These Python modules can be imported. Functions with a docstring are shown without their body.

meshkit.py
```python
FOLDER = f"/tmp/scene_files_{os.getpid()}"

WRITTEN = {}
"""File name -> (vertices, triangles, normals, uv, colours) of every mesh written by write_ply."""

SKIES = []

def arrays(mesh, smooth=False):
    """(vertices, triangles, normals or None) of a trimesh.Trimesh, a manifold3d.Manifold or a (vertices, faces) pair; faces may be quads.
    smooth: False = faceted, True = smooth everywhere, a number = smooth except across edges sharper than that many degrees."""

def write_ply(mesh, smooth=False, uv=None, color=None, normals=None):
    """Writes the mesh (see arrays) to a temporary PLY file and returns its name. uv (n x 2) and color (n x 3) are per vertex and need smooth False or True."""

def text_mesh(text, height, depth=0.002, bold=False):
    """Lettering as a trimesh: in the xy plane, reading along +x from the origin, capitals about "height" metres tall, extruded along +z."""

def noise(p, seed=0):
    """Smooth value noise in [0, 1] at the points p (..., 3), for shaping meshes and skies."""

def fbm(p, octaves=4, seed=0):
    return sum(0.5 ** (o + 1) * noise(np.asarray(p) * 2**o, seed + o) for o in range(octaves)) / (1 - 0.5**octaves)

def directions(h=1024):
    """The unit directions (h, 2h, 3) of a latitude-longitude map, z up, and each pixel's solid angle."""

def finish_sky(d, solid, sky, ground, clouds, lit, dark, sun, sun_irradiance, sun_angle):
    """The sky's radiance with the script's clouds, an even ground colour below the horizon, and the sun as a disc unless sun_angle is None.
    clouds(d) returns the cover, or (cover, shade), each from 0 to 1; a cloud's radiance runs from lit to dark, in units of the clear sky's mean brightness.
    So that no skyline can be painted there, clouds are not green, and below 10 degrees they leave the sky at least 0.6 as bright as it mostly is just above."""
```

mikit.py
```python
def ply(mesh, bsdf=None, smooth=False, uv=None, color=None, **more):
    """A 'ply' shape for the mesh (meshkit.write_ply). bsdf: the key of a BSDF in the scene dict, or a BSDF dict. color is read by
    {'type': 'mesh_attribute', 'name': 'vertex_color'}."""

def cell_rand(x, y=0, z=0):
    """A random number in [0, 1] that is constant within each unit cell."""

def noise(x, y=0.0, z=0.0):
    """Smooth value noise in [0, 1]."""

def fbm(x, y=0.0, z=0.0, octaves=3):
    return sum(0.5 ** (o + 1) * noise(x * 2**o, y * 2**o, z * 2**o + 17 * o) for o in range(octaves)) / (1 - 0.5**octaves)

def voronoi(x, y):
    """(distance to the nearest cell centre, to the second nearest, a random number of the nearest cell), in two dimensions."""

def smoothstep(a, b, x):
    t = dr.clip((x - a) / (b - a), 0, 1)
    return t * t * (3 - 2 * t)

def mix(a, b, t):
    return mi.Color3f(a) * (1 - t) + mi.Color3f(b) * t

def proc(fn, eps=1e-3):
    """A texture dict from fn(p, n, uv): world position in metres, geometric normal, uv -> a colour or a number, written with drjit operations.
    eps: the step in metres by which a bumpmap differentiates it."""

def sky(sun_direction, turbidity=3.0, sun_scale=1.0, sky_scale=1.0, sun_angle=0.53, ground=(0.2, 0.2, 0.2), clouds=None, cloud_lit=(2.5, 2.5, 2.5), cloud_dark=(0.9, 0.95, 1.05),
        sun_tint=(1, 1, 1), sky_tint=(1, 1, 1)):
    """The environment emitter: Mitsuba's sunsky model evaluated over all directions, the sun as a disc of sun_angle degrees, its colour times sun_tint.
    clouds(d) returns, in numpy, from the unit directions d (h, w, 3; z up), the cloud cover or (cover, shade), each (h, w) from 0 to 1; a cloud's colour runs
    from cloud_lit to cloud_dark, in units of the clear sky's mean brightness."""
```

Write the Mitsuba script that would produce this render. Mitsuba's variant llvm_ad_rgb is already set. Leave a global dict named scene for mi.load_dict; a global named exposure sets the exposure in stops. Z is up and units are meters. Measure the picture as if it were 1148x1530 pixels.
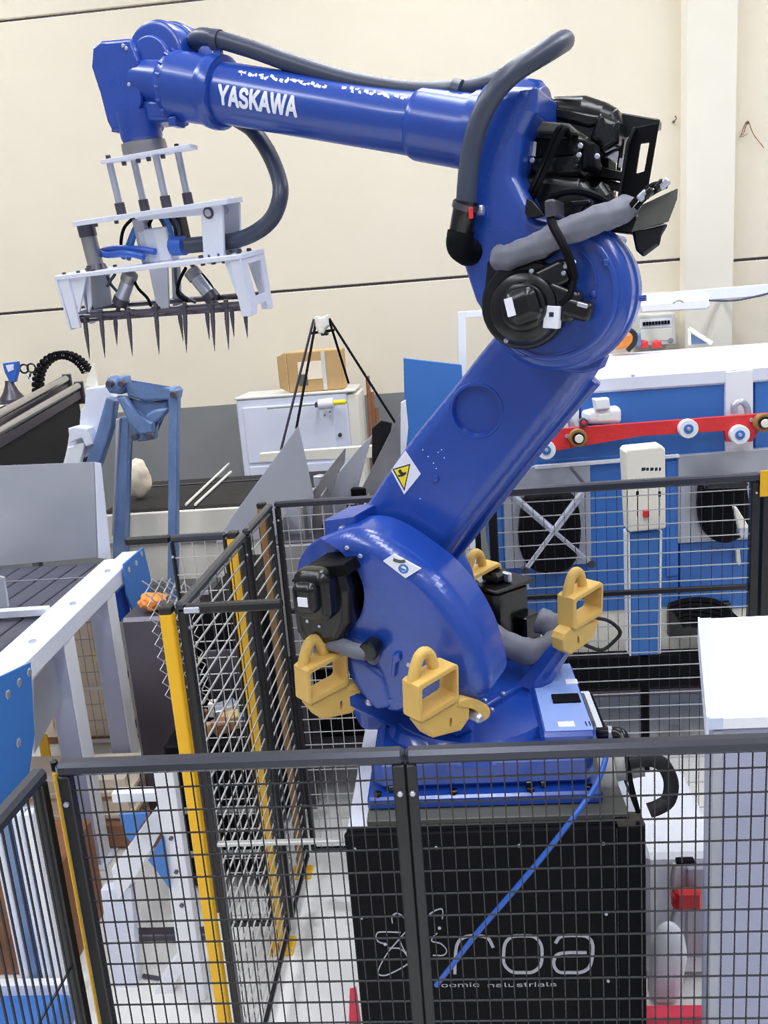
import math, random
import numpy as np, trimesh, manifold3d as m3, shapely.geometry as sg
import mitsuba as mi, drjit as dr, mikit, meshkit
from mikit import proc, noise, fbm, smoothstep, mix, cell_rand
random.seed(7); rng = np.random.default_rng(7)
T = mi.ScalarTransform4f
scene, labels = {}, {}
# ------------------------------------------------------------------ camera, lights, exposure
W0, H0, F, ZC = 1148, 1530, 1270.2, 2.83
PITCH, ROLL, YAW = 0.2307198, 0.0774926, 0.0824934
_f = np.array([-math.sin(YAW)*math.cos(PITCH), math.cos(YAW)*math.cos(PITCH), -math.sin(PITCH)])
_r0 = np.array([math.cos(YAW), math.sin(YAW), 0]); _d0 = np.cross(_f, _r0)
_r = math.cos(ROLL)*_r0 + math.sin(ROLL)*_d0
_d = -math.sin(ROLL)*_r0 + math.cos(ROLL)*_d0
CAM = np.array([0, 0, ZC])
scene['camera'] = {'type': 'perspective', 'fov': math.degrees(2*math.atan(W0/2/F)), 'fov_axis': 'x', 'near_clip': 0.05, 'far_clip': 100,
                   'to_world': T().look_at(CAM.tolist(), (CAM+_f).tolist(), (-_d).tolist())}
exposure = 0.12
LAMP = 11.0            # radiance of the ceiling skylights
HALL = dict(x0=-7.0, x1=7.0, y0=-6.0, y1=8.5, z1=7.6)
SKYLIGHTS = [(x, y) for y in (-3.6, -0.4, 2.8, 6.0) for x in (-4.6, 0.0, 4.6)]     # centre of each rooflight, 1.2 x 2.4 m

# ------------------------------------------------------------------ measuring: a photo point at a known distance / height
def ray(x, y):
    d = (x-W0/2)/F*_r + (y-H0/2)/F*_d + _f
    return d
def atY(x, y, Y): d = ray(x, y); return CAM + d*(Y/d[1])
def atZ(x, y, z): d = ray(x, y); return CAM + d*((z-ZC)/d[2])
def atX(x, y, X): d = ray(x, y); return CAM + d*(X/d[0])
class Frame:
    """origin and three axes; (u, w, n) <-> world; n points towards the viewer's side"""
    def __init__(s, o, eu, ew, en): s.o, s.u, s.w, s.n = (np.array(v, float) for v in (o, eu, ew, en))
    def at(s, u, w, n=0.0): return s.o + np.multiply.outer(u, s.u) + np.multiply.outer(w, s.w) + np.multiply.outer(n, s.n)
    def px(s, x, y, n=0.0):
        d = ray(x, y); t = ((s.o + s.n*n - CAM) @ s.n)/(d @ s.n); q = CAM + d*t - s.o
        return np.array([q @ s.u, q @ s.w])
    def poly(s, pts, n=0.0): return np.array([s.px(x, y, n) for x, y in pts])
    def W(s, x, y, n=0.0): u, w = s.px(x, y, n); return s.at(u, w, n)
    def tf(s, mesh):
        m = mesh.copy(); v = mesh.vertices
        m.vertices = s.at(v[:, 0], v[:, 1], v[:, 2])
        if np.dot(np.cross(s.u, s.w), s.n) < 0: m.faces = m.faces[:, ::-1]
        return m

# ------------------------------------------------------------------ mesh helpers
cat = trimesh.util.concatenate
def TM(v, f): return trimesh.Trimesh(np.asarray(v, float), np.asarray(f), process=False)
def tri2d(polys):
    return np.asarray(m3.triangulate([np.asarray(p, float) for p in polys]))
def rounded(pts, r):
    p = sg.Polygon(pts).buffer(0)
    if r > 0: p = p.buffer(r, quad_segs=6).buffer(-2*r, quad_segs=6).buffer(r, quad_segs=6)
    if p.geom_type != 'Polygon': p = max(p.geoms, key=lambda g: g.area)
    return np.array(sg.polygon.orient(p).exterior.coords)[:-1]
def resample(p, ds):
    q = []
    for a, b in zip(p, np.roll(p, -1, 0)):
        k = max(1, int(np.linalg.norm(b-a)/ds)); q += [a+(b-a)*i/k for i in range(k)]
    return np.array(q)
def curvy(pts, k=6):
    """closed smooth curve through the points"""
    p = np.array(pts, float); n = len(p); out = []
    for i in range(n):
        a, b, c, d = p[i-1], p[i], p[(i+1) % n], p[(i+2) % n]
        for t in np.arange(k)/k: out.append(0.5*(2*b+(c-a)*t+(2*a-5*b+4*c-d)*t*t+(-a+3*b-3*c+d)*t**3))
    return np.array(out)
def circ(cx, cy, r, k=40, ry=None): t = np.arange(k)*2*np.pi/k; return np.c_[cx+r*np.cos(t), cy+(ry or r)*np.sin(t)]
def plate(pts, t0, t1, bev=0.005, r=0.0, ds=0.03, bev0=None, steps=3):
    """outline pts (u, w) extruded along n from t0 to t1; rounded edges: bev at t1, bev0 at t0"""
    p = rounded(pts, r); p = resample(p, ds)
    e = np.roll(p, -1, 0)-p; e /= np.linalg.norm(e, axis=1)[:, None]+1e-12
    nr = np.c_[e[:, 1], -e[:, 0]]; nv = nr+np.roll(nr, 1, 0)
    nv /= np.maximum((nv**2).sum(1, keepdims=True)/2, 0.5)
    b1 = bev; b0 = bev if bev0 is None else bev0
    rows = []
    if b0 > 0: rows += [(t0+b0*(1-math.sin(a)), b0*(1-math.cos(a))) for a in np.linspace(math.pi/2, 0, steps+1)]
    else: rows += [(t0, 0)]
    if b1 > 0: rows += [(t1-b1*(1-math.sin(a)), b1*(1-math.cos(a))) for a in np.linspace(0, math.pi/2, steps+1)]
    else: rows += [(t1, 0)]
    k = len(p); V, Fc = [], []
    for z, ins in rows: V.append(np.c_[p-nv*ins, np.full(k, z)])
    i = np.arange(k); j = (i+1) % k
    for s in range(len(rows)-1):
        a, b = s*k, (s+1)*k
        Fc += [np.c_[a+i, a+j, b+j], np.c_[a+i, b+j, b+i]]
    try:
        t = tri2d([V[-1][:, :2]]); Fc.append(t+(len(rows)-1)*k)
        t = tri2d([V[0][:, :2]]); Fc.append(t[:, ::-1])
    except Exception: pass
    return TM(np.vstack(V), np.vstack(Fc))
def mf(m): return m3.Manifold(m3.Mesh(np.asarray(m.vertices, np.float32), np.asarray(m.faces, np.uint32)))
def unmf(M): q = M.to_mesh(); return TM(q.vert_properties[:, :3], q.tri_verts)
def cut(a, *bs):
    A = mf(a)
    for b in bs: A = A - mf(b)
    r = unmf(A); return r if len(r.faces) else a
def join(*ms):
    A = mf(ms[0])
    for b in ms[1:]: A = A + mf(b)
    r = unmf(A); return r if len(r.faces) else cat(ms)
def hull(pts): return trimesh.convex.convex_hull(np.asarray(pts, float))
def bx(c, s, b=0.003, rot=0.0):
    """chamfered box: centre, size, chamfer, turn about z in degrees"""
    h = np.array(s, float)/2; b = min(b, h.min()*0.6); P = []
    for sx in (-1, 1):
        for sy in (-1, 1):
            for sz in (-1, 1):
                q = np.array([sx, sy, sz])*h
                if b > 0:
                    for k in range(3):
                        d = np.array([sx, sy, sz])*b; d[k] = 0; P.append(q-d)
                else: P.append(q)
    m = hull(P)
    if rot: m.apply_transform(trimesh.transformations.rotation_matrix(math.radians(rot), [0, 0, 1]))
    m.apply_translation(c); return m
def bb(x0, x1, y0, y1, z0, z1, b=0.003): return bx(((x0+x1)/2, (y0+y1)/2, (z0+z1)/2), (abs(x1-x0), abs(y1-y0), abs(z1-z0)), b)
def axes(d):
    d = np.array(d, float); d /= np.linalg.norm(d)
    x = np.cross(d, [0, 0, 1] if abs(d[2]) < 0.9 else [1, 0, 0]); x /= np.linalg.norm(x)
    return x, np.cross(d, x), d
def lathe(p0, d, prof, k=32):
    """profile [(s along d, radius)] turned about the axis from p0 along d, closed at both ends"""
    x, y, z = axes(d); t = np.arange(k)*2*np.pi/k
    ring = np.cos(t)[:, None]*x + np.sin(t)[:, None]*y
    V = [np.array(p0)+z*s+ring*r for s, r in prof]; n = len(prof)
    V += [np.array([np.array(p0)+z*prof[0][0]]), np.array([np.array(p0)+z*prof[-1][0]])]
    i = np.arange(k); j = (i+1) % k; Fc = []
    for s in range(n-1):
        a, b = s*k, (s+1)*k; Fc += [np.c_[a+i, a+j, b+j], np.c_[a+i, b+j, b+i]]
    Fc += [np.c_[j, i, np.full(k, n*k)], np.c_[(n-1)*k+i, (n-1)*k+j, np.full(k, n*k+1)]]
    return TM(np.vstack(V), np.vstack(Fc))
def cyl(p0, p1, r, r1=None, b=0.0, k=24):
    p0, p1 = np.array(p0, float), np.array(p1, float); L = np.linalg.norm(p1-p0); r1 = r if r1 is None else r1
    pr = [(0, r), (L, r1)] if b <= 0 else [(0, r-b), (b*.3, r-b*.3), (b, r), (L-b, r1), (L-b*.3, r1-b*.3), (L, r1-b)]
    return lathe(p0, p1-p0, pr, k)
def bar(p0, p1, a, b, up=(0, 0, 1), c=0.002):
    """rectangular bar from p0 to p1: a wide (sideways), b high (along up)"""
    p0, p1 = np.array(p0, float), np.array(p1, float); d = p1-p0; L = np.linalg.norm(d); d /= L
    s = np.cross(d, up); s /= np.linalg.norm(s); u = np.cross(s, d)
    m = bx((0, 0, 0), (L, a, b), c); v = m.vertices
    m.vertices = (p0+p1)/2 + v[:, :1]*d + v[:, 1:2]*s + v[:, 2:]*u
    if np.dot(np.cross(d, s), u) < 0: m.faces = m.faces[:, ::-1]
    return m
def spline(pts, k=8):
    p = np.array(pts, float); p = np.vstack([2*p[0]-p[1], p, 2*p[-1]-p[-2]]); out = []
    for i in range(1, len(p)-2):
        a, b, c, d = p[i-1:i+3]
        for t in np.arange(k)/k:
            out.append(0.5*(2*b+(c-a)*t+(2*a-5*b+4*c-d)*t*t+(-a+3*b-3*c+d)*t**3))
    out.append(p[-2]); return np.array(out)
def tube(pts, r, k=12, wob=None):
    p = np.asarray(pts, float); n = len(p); r = np.broadcast_to(r, n)
    tg = np.gradient(p, axis=0); tg /= np.linalg.norm(tg, axis=1)[:, None]+1e-12
    x = axes(tg[0])[0]; t = np.arange(k)*2*np.pi/k; V = []
    for i in range(n):
        x = x-tg[i]*(x@tg[i]); x /= np.linalg.norm(x); y = np.cross(tg[i], x)
        rr = r[i]*(np.ones(k) if wob is None else wob(i, t))
        V.append(p[i]+rr[:, None]*(np.cos(t)[:, None]*x+np.sin(t)[:, None]*y))
    V += [p[:1], p[-1:]]; i = np.arange(k); j = (i+1) % k; Fc = []
    for s in range(n-1): a, b = s*k, (s+1)*k; Fc += [np.c_[a+i, a+j, b+j], np.c_[a+i, b+j, b+i]]
    Fc += [np.c_[j, i, np.full(k, n*k)], np.c_[(n-1)*k+i, (n-1)*k+j, np.full(k, n*k+1)]]
    return TM(np.vstack(V), np.vstack(Fc))
def wires(segs, r):
    """thin straight square wires, open ended"""
    V, Fc = [], []
    for n, (a, b) in enumerate(segs):
        a, b = np.array(a, float), np.array(b, float); x, y, z = axes(b-a); o = n*8
        q = [(x+y)*r, (y-x)*r, (-x-y)*r, (x-y)*r]
        V += [a+c for c in q]+[b+c for c in q]
        for i in range(4): j = (i+1) % 4; Fc += [(o+i, o+j, o+4+j), (o+i, o+4+j, o+4+i)]
    return TM(V, Fc)
def quad(p, th=0.004):
    """a thin sheet with real thickness over 4 or more coplanar corner points"""
    p = np.array(p, float); n = np.cross(p[1]-p[0], p[2]-p[0]); n /= np.linalg.norm(n)
    u = p[1]-p[0]; u /= np.linalg.norm(u); w = np.cross(n, u); f = Frame(p[0], u, w, n)
    return f.tf(plate([((q-p[0])@u, (q-p[0])@w) for q in p], -th, 0, 0, ds=9))
def bolt(p, d, r=0.008, h=0.006):
    return lathe(p, d, [(0, r), (h*.8, r), (h, r*.75)], 6)

# ------------------------------------------------------------------ registry
def key_of(name):
    if name not in scene and name not in labels and not any(k.startswith(name+'__') for k in scene): return name
    i = 1
    while f'{name}_{i:03d}' in scene or f'{name}_{i:03d}' in labels: i += 1
    return f'{name}_{i:03d}'
def thing(name, label, category, group=None):
    k = key_of(name); labels[k] = {'label': label, 'category': category}
    if group: labels[k]['group'] = group
    return k
def add(parent, name, mesh, mat, smooth=30, label=None, kind=None):
    k = key_of(f'{parent}__{name}' if parent else name)
    scene[k] = mikit.ply(mesh, mat, smooth=smooth)
    if label or kind:
        labels.setdefault(k, {})
        if label: labels[k]['label'] = label
        if kind: labels[k]['kind'] = kind
    return k
def single(name, mesh, mat, label, category, smooth=30, group=None, kind=None):
    k = thing(name, label, category, group); scene[k] = mikit.ply(mesh, mat, smooth=smooth)
    if kind: labels[k]['kind'] = kind
    return k
def struct(name, mesh, mat, label=None, smooth=False):
    k = add(None, name, mesh, mat, smooth, label); labels.setdefault(k, {})['kind'] = 'structure'; return k

# ------------------------------------------------------------------ materials
def s2l(c): c = np.array(c, float)/255; return np.where(c <= .04045, c/12.92, ((c+.055)/1.055)**2.4).tolist()
def mat(key, rgb, rough=0.5, metal=0.0, spec=0.5, coat=0.0, sheen=0.0, coatg=0.9):
    b = rgb if isinstance(rgb, dict) else {'type': 'rgb', 'value': s2l(rgb)}
    d = {'type': 'principled', 'base_color': b, 'roughness': rough, 'metallic': metal, 'specular': spec}
    if coat: d['clearcoat'] = coat; d['clearcoat_gloss'] = coatg
    if sheen: d['sheen'] = sheen
    scene[key] = {'type': 'twosided', 'bsdf': d}
def tint(rgb, amt, f, rgb2=None):
    a = s2l(rgb); b = s2l(rgb2) if rgb2 else [c*(1-amt) for c in a]
    return proc(lambda p, n, uv: mix(a, b, fbm(p.x*f, p.y*f, p.z*f)))
mat('m_blue', tint((26, 68, 158), .2, 6, (22, 60, 146)), .24, spec=.6, coat=1.0, coatg=1.0)
mat('m_blue_machine', tint((58, 112, 186), .1, 3, (50, 102, 176)), .45)
mat('m_blue_plate', (62, 116, 188), .45)
mat('m_blue_steel', tint((104, 130, 172), .2, 9, (84, 110, 152)), .4, coat=.4)
mat('m_black', (6, 6, 8), .25, spec=.5, coat=.35)
mat('m_black_matt', (11, 11, 15), .55, spec=.12)
mat('m_fence_black', (14, 15, 19), .35, coat=.15)
mat('m_rail', (66, 68, 78), .3, metal=.55)
mat('m_slat', tint((104, 104, 118), .2, 8, (84, 84, 98)), .4, metal=.5)
mat('m_lid_edge', (196, 210, 236), .4)
mat('m_blue_sheen', (138, 164, 222), .35, coat=.5)  # robot blue lightened to hold a rooflight reflection
mat('m_fence_wire', (34, 34, 38), .4)
mat('m_wire_zinc', (190, 190, 188), .35, metal=.5)
mat('m_hose', (54, 62, 80), .4, coat=.25)
mat('m_sheath', tint((122, 124, 136), .3, 14, (92, 94, 106)), .6)
mat('m_yellow_cast', tint((216, 180, 100), .15, 8, (204, 166, 86)), .5)
mat('m_yellow', tint((238, 186, 30), .1, 5, (228, 172, 20)), .5)
mat('m_white', (226, 228, 234), .45)
mat('m_white_frame', tint((220, 224, 236), .1, 3, (206, 211, 226)), .4, coat=.2)
mat('m_offwhite', (226, 222, 208), .55)
mat('m_steel', tint((168, 166, 168), .3, 9, (138, 138, 142)), .38, metal=.7)
mat('m_sheet', tint((186, 188, 196), .15, 3, (164, 168, 180)), .42, metal=.35)
mat('m_alu', (196, 200, 214), .32, metal=.65)
mat('m_chrome', (200, 200, 204), .15, metal=.95)
mat('m_dark_steel', (92, 88, 98), .35, metal=.7)
mat('m_grey', (150, 152, 150), .5)
mat('m_grey_green', (84, 86, 80), .55)
mat('m_cabinet_grey', tint((168, 172, 196), .1, 2, (158, 162, 188)), .45)
mat('m_lid_white', (236, 238, 244), .4)
mat('m_rubber', (26, 26, 28), .7)
mat('m_belt', tint((40, 38, 36), .4, 20, (26, 25, 25)), .75)
mat('m_red', (206, 46, 48), .45)
mat('m_pink_red', (226, 60, 84), .5)
mat('m_orange', (232, 140, 60), .5)
mat('m_card', tint((196, 162, 112), .2, 7, (180, 146, 98)), .85)
mat('m_brown', tint((150, 104, 74), .2, 12, (126, 84, 58)), .75)
mat('m_beige', tint((242, 228, 206), .1, 4, (232, 214, 190)), .75)
mat('m_ink', (30, 34, 60), .6)
mat('m_logo', (176, 176, 186), .35, metal=.3)
mat('m_decal_white', (228, 230, 240), .5)
mat('m_decal_yellow', (240, 216, 40), .5)
mat('m_bluehose', (44, 92, 184), .35, coat=.5)
mat('m_gold', (150, 112, 60), .4)
mat('m_plastic', (206, 206, 200), .5)
mat('m_skin_mark', (120, 112, 100), .8)
scene['m_clear'] = {'type': 'thindielectric', 'int_ior': 1.45}
scene['m_wall'] = {'type': 'twosided', 'bsdf': {'type': 'principled', 'roughness': .85, 'specular': .2, 'base_color': proc(
    lambda p, n, uv: (lambda up, g: mix(mix(s2l((132, 134, 134)), s2l((124, 126, 126)), g), mix(s2l((230, 222, 203)), s2l((224, 214, 192)), g), up))(
        smoothstep(2.035, 2.045, p.z+.012*noise(p.x*3., 0., 0.)), fbm(p.x*1.2, p.y, p.z*1.2)))}}
scene['m_wall_plain'] = {'type': 'twosided', 'bsdf': {'type': 'principled', 'roughness': .9, 'specular': .2, 'base_color': {'type': 'rgb', 'value': [.27, .28, .3]}}}
scene['m_column'] = {'type': 'twosided', 'bsdf': {'type': 'principled', 'roughness': .85, 'specular': .2, 'base_color': tint((232, 227, 212), .05, 1.5, (226, 220, 204))}}
scene['m_floor'] = {'type': 'twosided', 'bsdf': {'type': 'principled', 'roughness': .42, 'specular': .4, 'base_color': proc(
    lambda p, n, uv: mix(mix(s2l((232, 231, 227)), s2l((216, 215, 209)), fbm(p.x*1.7, p.y*1.7, 0., 4)), s2l((150, 148, 142)), smoothstep(.66, .8, fbm(p.x*5., p.y*5., 3., 4))*.6))}}
scene['m_ceiling'] = {'type': 'twosided', 'bsdf': {'type': 'diffuse', 'reflectance': {'type': 'rgb', 'value': [.72, .72, .7]}}}

# ------------------------------------------------------------------ the hall
h = HALL
struct('floor', bb(h['x0']-.2, h['x1']+.2, h['y0']-.2, h['y1']+.3, -.2, 0, 0), 'm_floor')
struct('ceiling', bb(h['x0']-.2, h['x1']+.2, h['y0']-.2, h['y1']+.3, h['z1'], h['z1']+.2, 0), 'm_ceiling')
struct('wall_left', bb(h['x0']-.2, h['x0'], h['y0'], h['y1'], 0, h['z1'], 0), 'm_wall_plain')
struct('wall_right', bb(h['x1'], h['x1']+.2, h['y0'], h['y1'], 0, h['z1'], 0), 'm_wall_plain')
struct('wall_front', bb(h['x0']-.2, h['x1']+.2, h['y0']-.2, h['y0'], 0, h['z1'], 0), 'm_wall_plain')
struct('wall_back', bb(h['x0'], h['x1'], h['y1']+.03, h['y1']+.25, 0, h['z1'], 0), 'm_dark_steel')
COLX0, COLX1 = atY(1026, 200, 8.3)[0], atY(1100, 200, 8.3)[0]
zj = [0.0, atY(400, 437, 8.5)[2], atY(150, 15, 8.5)[2], h['z1']]
for x0, x1 in ((h['x0'], COLX0+.2), (COLX0+.2, h['x1'])):
    for z0, z1 in zip(zj[:-1], zj[1:]):
        dz = .05 if x0 > 0 else 0
        add('wall_back', 'panel', bb(x0+(.0 if x0 < -6 or x0 > 0 else .001), x1, h['y1'], h['y1']+.05, z0+.012-(dz if z0 else 0), z1-.012-dz, .006), 'm_wall', False)
struct('trim_1', bb(COLX0, COLX1, 8.3, 8.5, 0, h['z1'], .004), 'm_column')
for i, (x, y) in enumerate(SKYLIGHTS):
    k = thing('ceiling_rooflight', f"glowing rooflight in the {('left', 'middle', 'right')[i % 3]} of the {('front', 'second', 'third', 'rearmost')[i//3]} row of the hall ceiling", 'rooflight', 'rooflights in the ceiling')
    add(k, 'frame', cut(bx((x, y, h['z1']-.03), (1.36, 2.56, .06), .004), bx((x, y, h['z1']-.03), (1.2, 2.4, .2), 0)), 'm_white', False)
    v = [[x-.6, y-1.2, h['z1']-.03], [x+.6, y-1.2, h['z1']-.03], [x+.6, y+1.2, h['z1']-.03], [x-.6, y+1.2, h['z1']-.03]]
    kk = add(k, 'diffuser', TM(v, [[0, 2, 1], [0, 3, 2]]), 'm_white', False)
    scene[kk]['emitter'] = {'type': 'area', 'radiance': {'type': 'rgb', 'value': [LAMP*.97, LAMP*.99, LAMP*1.05]}}
# ------------------------------------------------------------------ safety fence round the cell
def fence_panel(label, p0, p1, hmat=None, z0=.12, z1=2.0, pv=.026, ph=.052, wr=.0012, wmat='m_fence_wire', st=.026, dep=.026, mid=None, rail=.03, group=None):
    k = thing('mesh_fence', label, 'fence panel', group)
    p0, p1 = np.array([*p0, 0.]), np.array([*p1, 0.]); L = np.linalg.norm(p1-p0); d = (p1-p0)/L; up = np.array([0, 0, 1.])
    P = lambda s, z: p0+d*s+up*z
    add(k, 'top_rail', bar(P(0, z1-rail/2), P(L, z1-rail/2), dep+.008, rail, c=.008), 'm_rail')
    add(k, 'bottom_rail', bar(P(0, z0+.012), P(L, z0+.012), dep, .024, c=.004), 'm_fence_black')
    for s in (st/2, L-st/2): add(k, 'stile', bar(P(s, z0), P(s, z1-rail), st, dep, up=np.cross(d, up), c=.003), 'm_fence_black')
    if mid: add(k, 'middle_rail', bar(P(st, mid), P(L-st, mid), .02, .024, c=.003), 'm_fence_black')
    nv, nh = int((L-2*st)/pv), int((z1-rail-z0)/ph)
    o = np.cross(d, up)*wr*2
    sg_ = [(P(st+(i+.5)*(L-2*st)/nv, z0+.02), P(st+(i+.5)*(L-2*st)/nv, z1-rail)) for i in range(nv)]
    sh_ = [(P(st, z0+.02+(i+.5)*ph)+o, P(L-st, z0+.02+(i+.5)*ph)+o) for i in range(nh)]
    add(k, 'vertical_wires', wires(sg_, wr), wmat, False, kind='stuff')
    add(k, 'horizontal_wires', wires(sh_, wr*(1.15 if hmat is None else 1.9)), hmat or wmat, False, kind='stuff')
    nn = np.cross(d, up)
    for s in (st*.5, L-st*.5):
        for z in (z1-.09,): add(k, 'bolt', bolt(P(s, z)+nn*dep/2, nn, .006, .006), 'm_alu')
    return k
def fence_post(label, x, y, w=.045, z1=1.975, m='m_yellow', group=None):
    k = thing('fence_post', label, 'fence post', group)
    add(k, 'upright', bx((x, y, z1/2), (w, w, z1), .004), m)
    add(k, 'cap', bx((x, y, z1+.012), (w+.001, w+.001, .026), .004), 'm_fence_black')
    add(k, 'foot_plate', bx((x, y, .006), (w*2.6, w*2.6, .012), .003), 'm_yellow')
    for sx in (-1, 1): add(k, 'bolt', bolt((x+sx*w*.95, y-w*.95, .012), (0, 0, 1), .009, .01), 'm_alu')
    return k
YF = 1.505
fence_panel('black mesh fence panel at the front, left of the black middle post', (-.826, YF), (-.1215, YF), st=.026)
fence_panel('black mesh fence panel at the front, in front of the black pedestal and grey cabinet', (-.1205, YF), (1.02, YF), st=.021)
fence_post('slim yellow fence post between two black frames at the front left corner', -.834, YF+.005, .013)
fence_panel('black mesh fence panel seen edge on at the bottom left, running towards the viewer', (-.852, 1.485), (-.862, .42), pv=.024, ph=.40, wr=.0017)
PS = [(-.899, 2.44), (-.905, 3.33), (-.895, 3.86)]
fence_post('wide yellow fence post with a black frame beside it, left of the robot', *PS[0], .04)
fence_post('yellow fence post with an orange foot on the white floor', *PS[1], .045)
fence_post('brownish yellow fence post at the back left corner of the cell', PS[2][0], PS[2][1], .04, m='m_gold')
fence_panel('mesh fence panel along the left side between the wide yellow post and the next post', (-.86, 2.455), (-.858, 3.30), pv=.11, ph=.066, wr=.0015, hmat='m_wire_zinc', st=.035)
fence_panel('mesh fence panel along the left side, farther back, ending at the corner post', (-.857, 3.36), (-.853, 3.835), pv=.11, ph=.066, wr=.0015, hmat='m_wire_zinc')
k = thing('fence_rail', 'short black fence rail running from the wide yellow post to the black shoulder motor', 'fence rail')
add(k, 'bar', bar((-.84, 2.44, 1.985), (-.535, 2.44, 1.985), .034, .03, c=.006), 'm_fence_black'); add(k, 'end_bracket', bx((-.815, 2.424, 1.985), (.05, .012, .02), .003), 'm_alu')
add(k, 'lower_bar', bar((-.84, 2.44, 1.16), (-.42, 2.44, 1.16), .02, .014, c=.003), 'm_wire_zinc')
k = fence_panel('mesh fence panel in front of the blue linkage, left of the side fence', (-1.17, 3.33), (-.935, 3.33), pv=.05, ph=.075, wr=.0018, wmat='m_wire_zinc', st=.012)
add(k, 'rail_extension', bar((-1.36, 3.33, 1.985), (-1.17, 3.33, 1.985), .034, .03, c=.006), 'm_fence_black')
YB = 3.87
fence_panel('mesh fence panel at the back behind the robot base and its yellow brackets', (-.835, YB), (.125, YB), pv=.055, ph=.07, wr=.002, wmat='m_wire_zinc', mid=1.45)
fence_panel('mesh fence panel at the back right in front of the blue machine', (.165, YB), (1.39, YB), pv=.046, ph=.07, wr=.0012, wmat='m_fence_wire', hmat='m_wire_zinc', st=.04, dep=.04, mid=1.46, rail=.04)
fence_panel('mesh fence panel at the far right edge, beside the yellow plate', (1.455, YB+.01), (2.2, YB+.01), pv=.046, ph=.07, wr=.0018, st=.04, dep=.04)
fence_post('black fence post at the right edge of the cell with a yellow plate beside it', 1.423, YB, .05, m='m_fence_black')
p = atY(1143, 716, 3.84)
single('yellow_plate', bx(p+[.04, 0, -.02], (.12, .006, .12), .002), 'm_yellow', 'bright yellow square plate on the fence at the right edge', 'sign plate')

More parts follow.
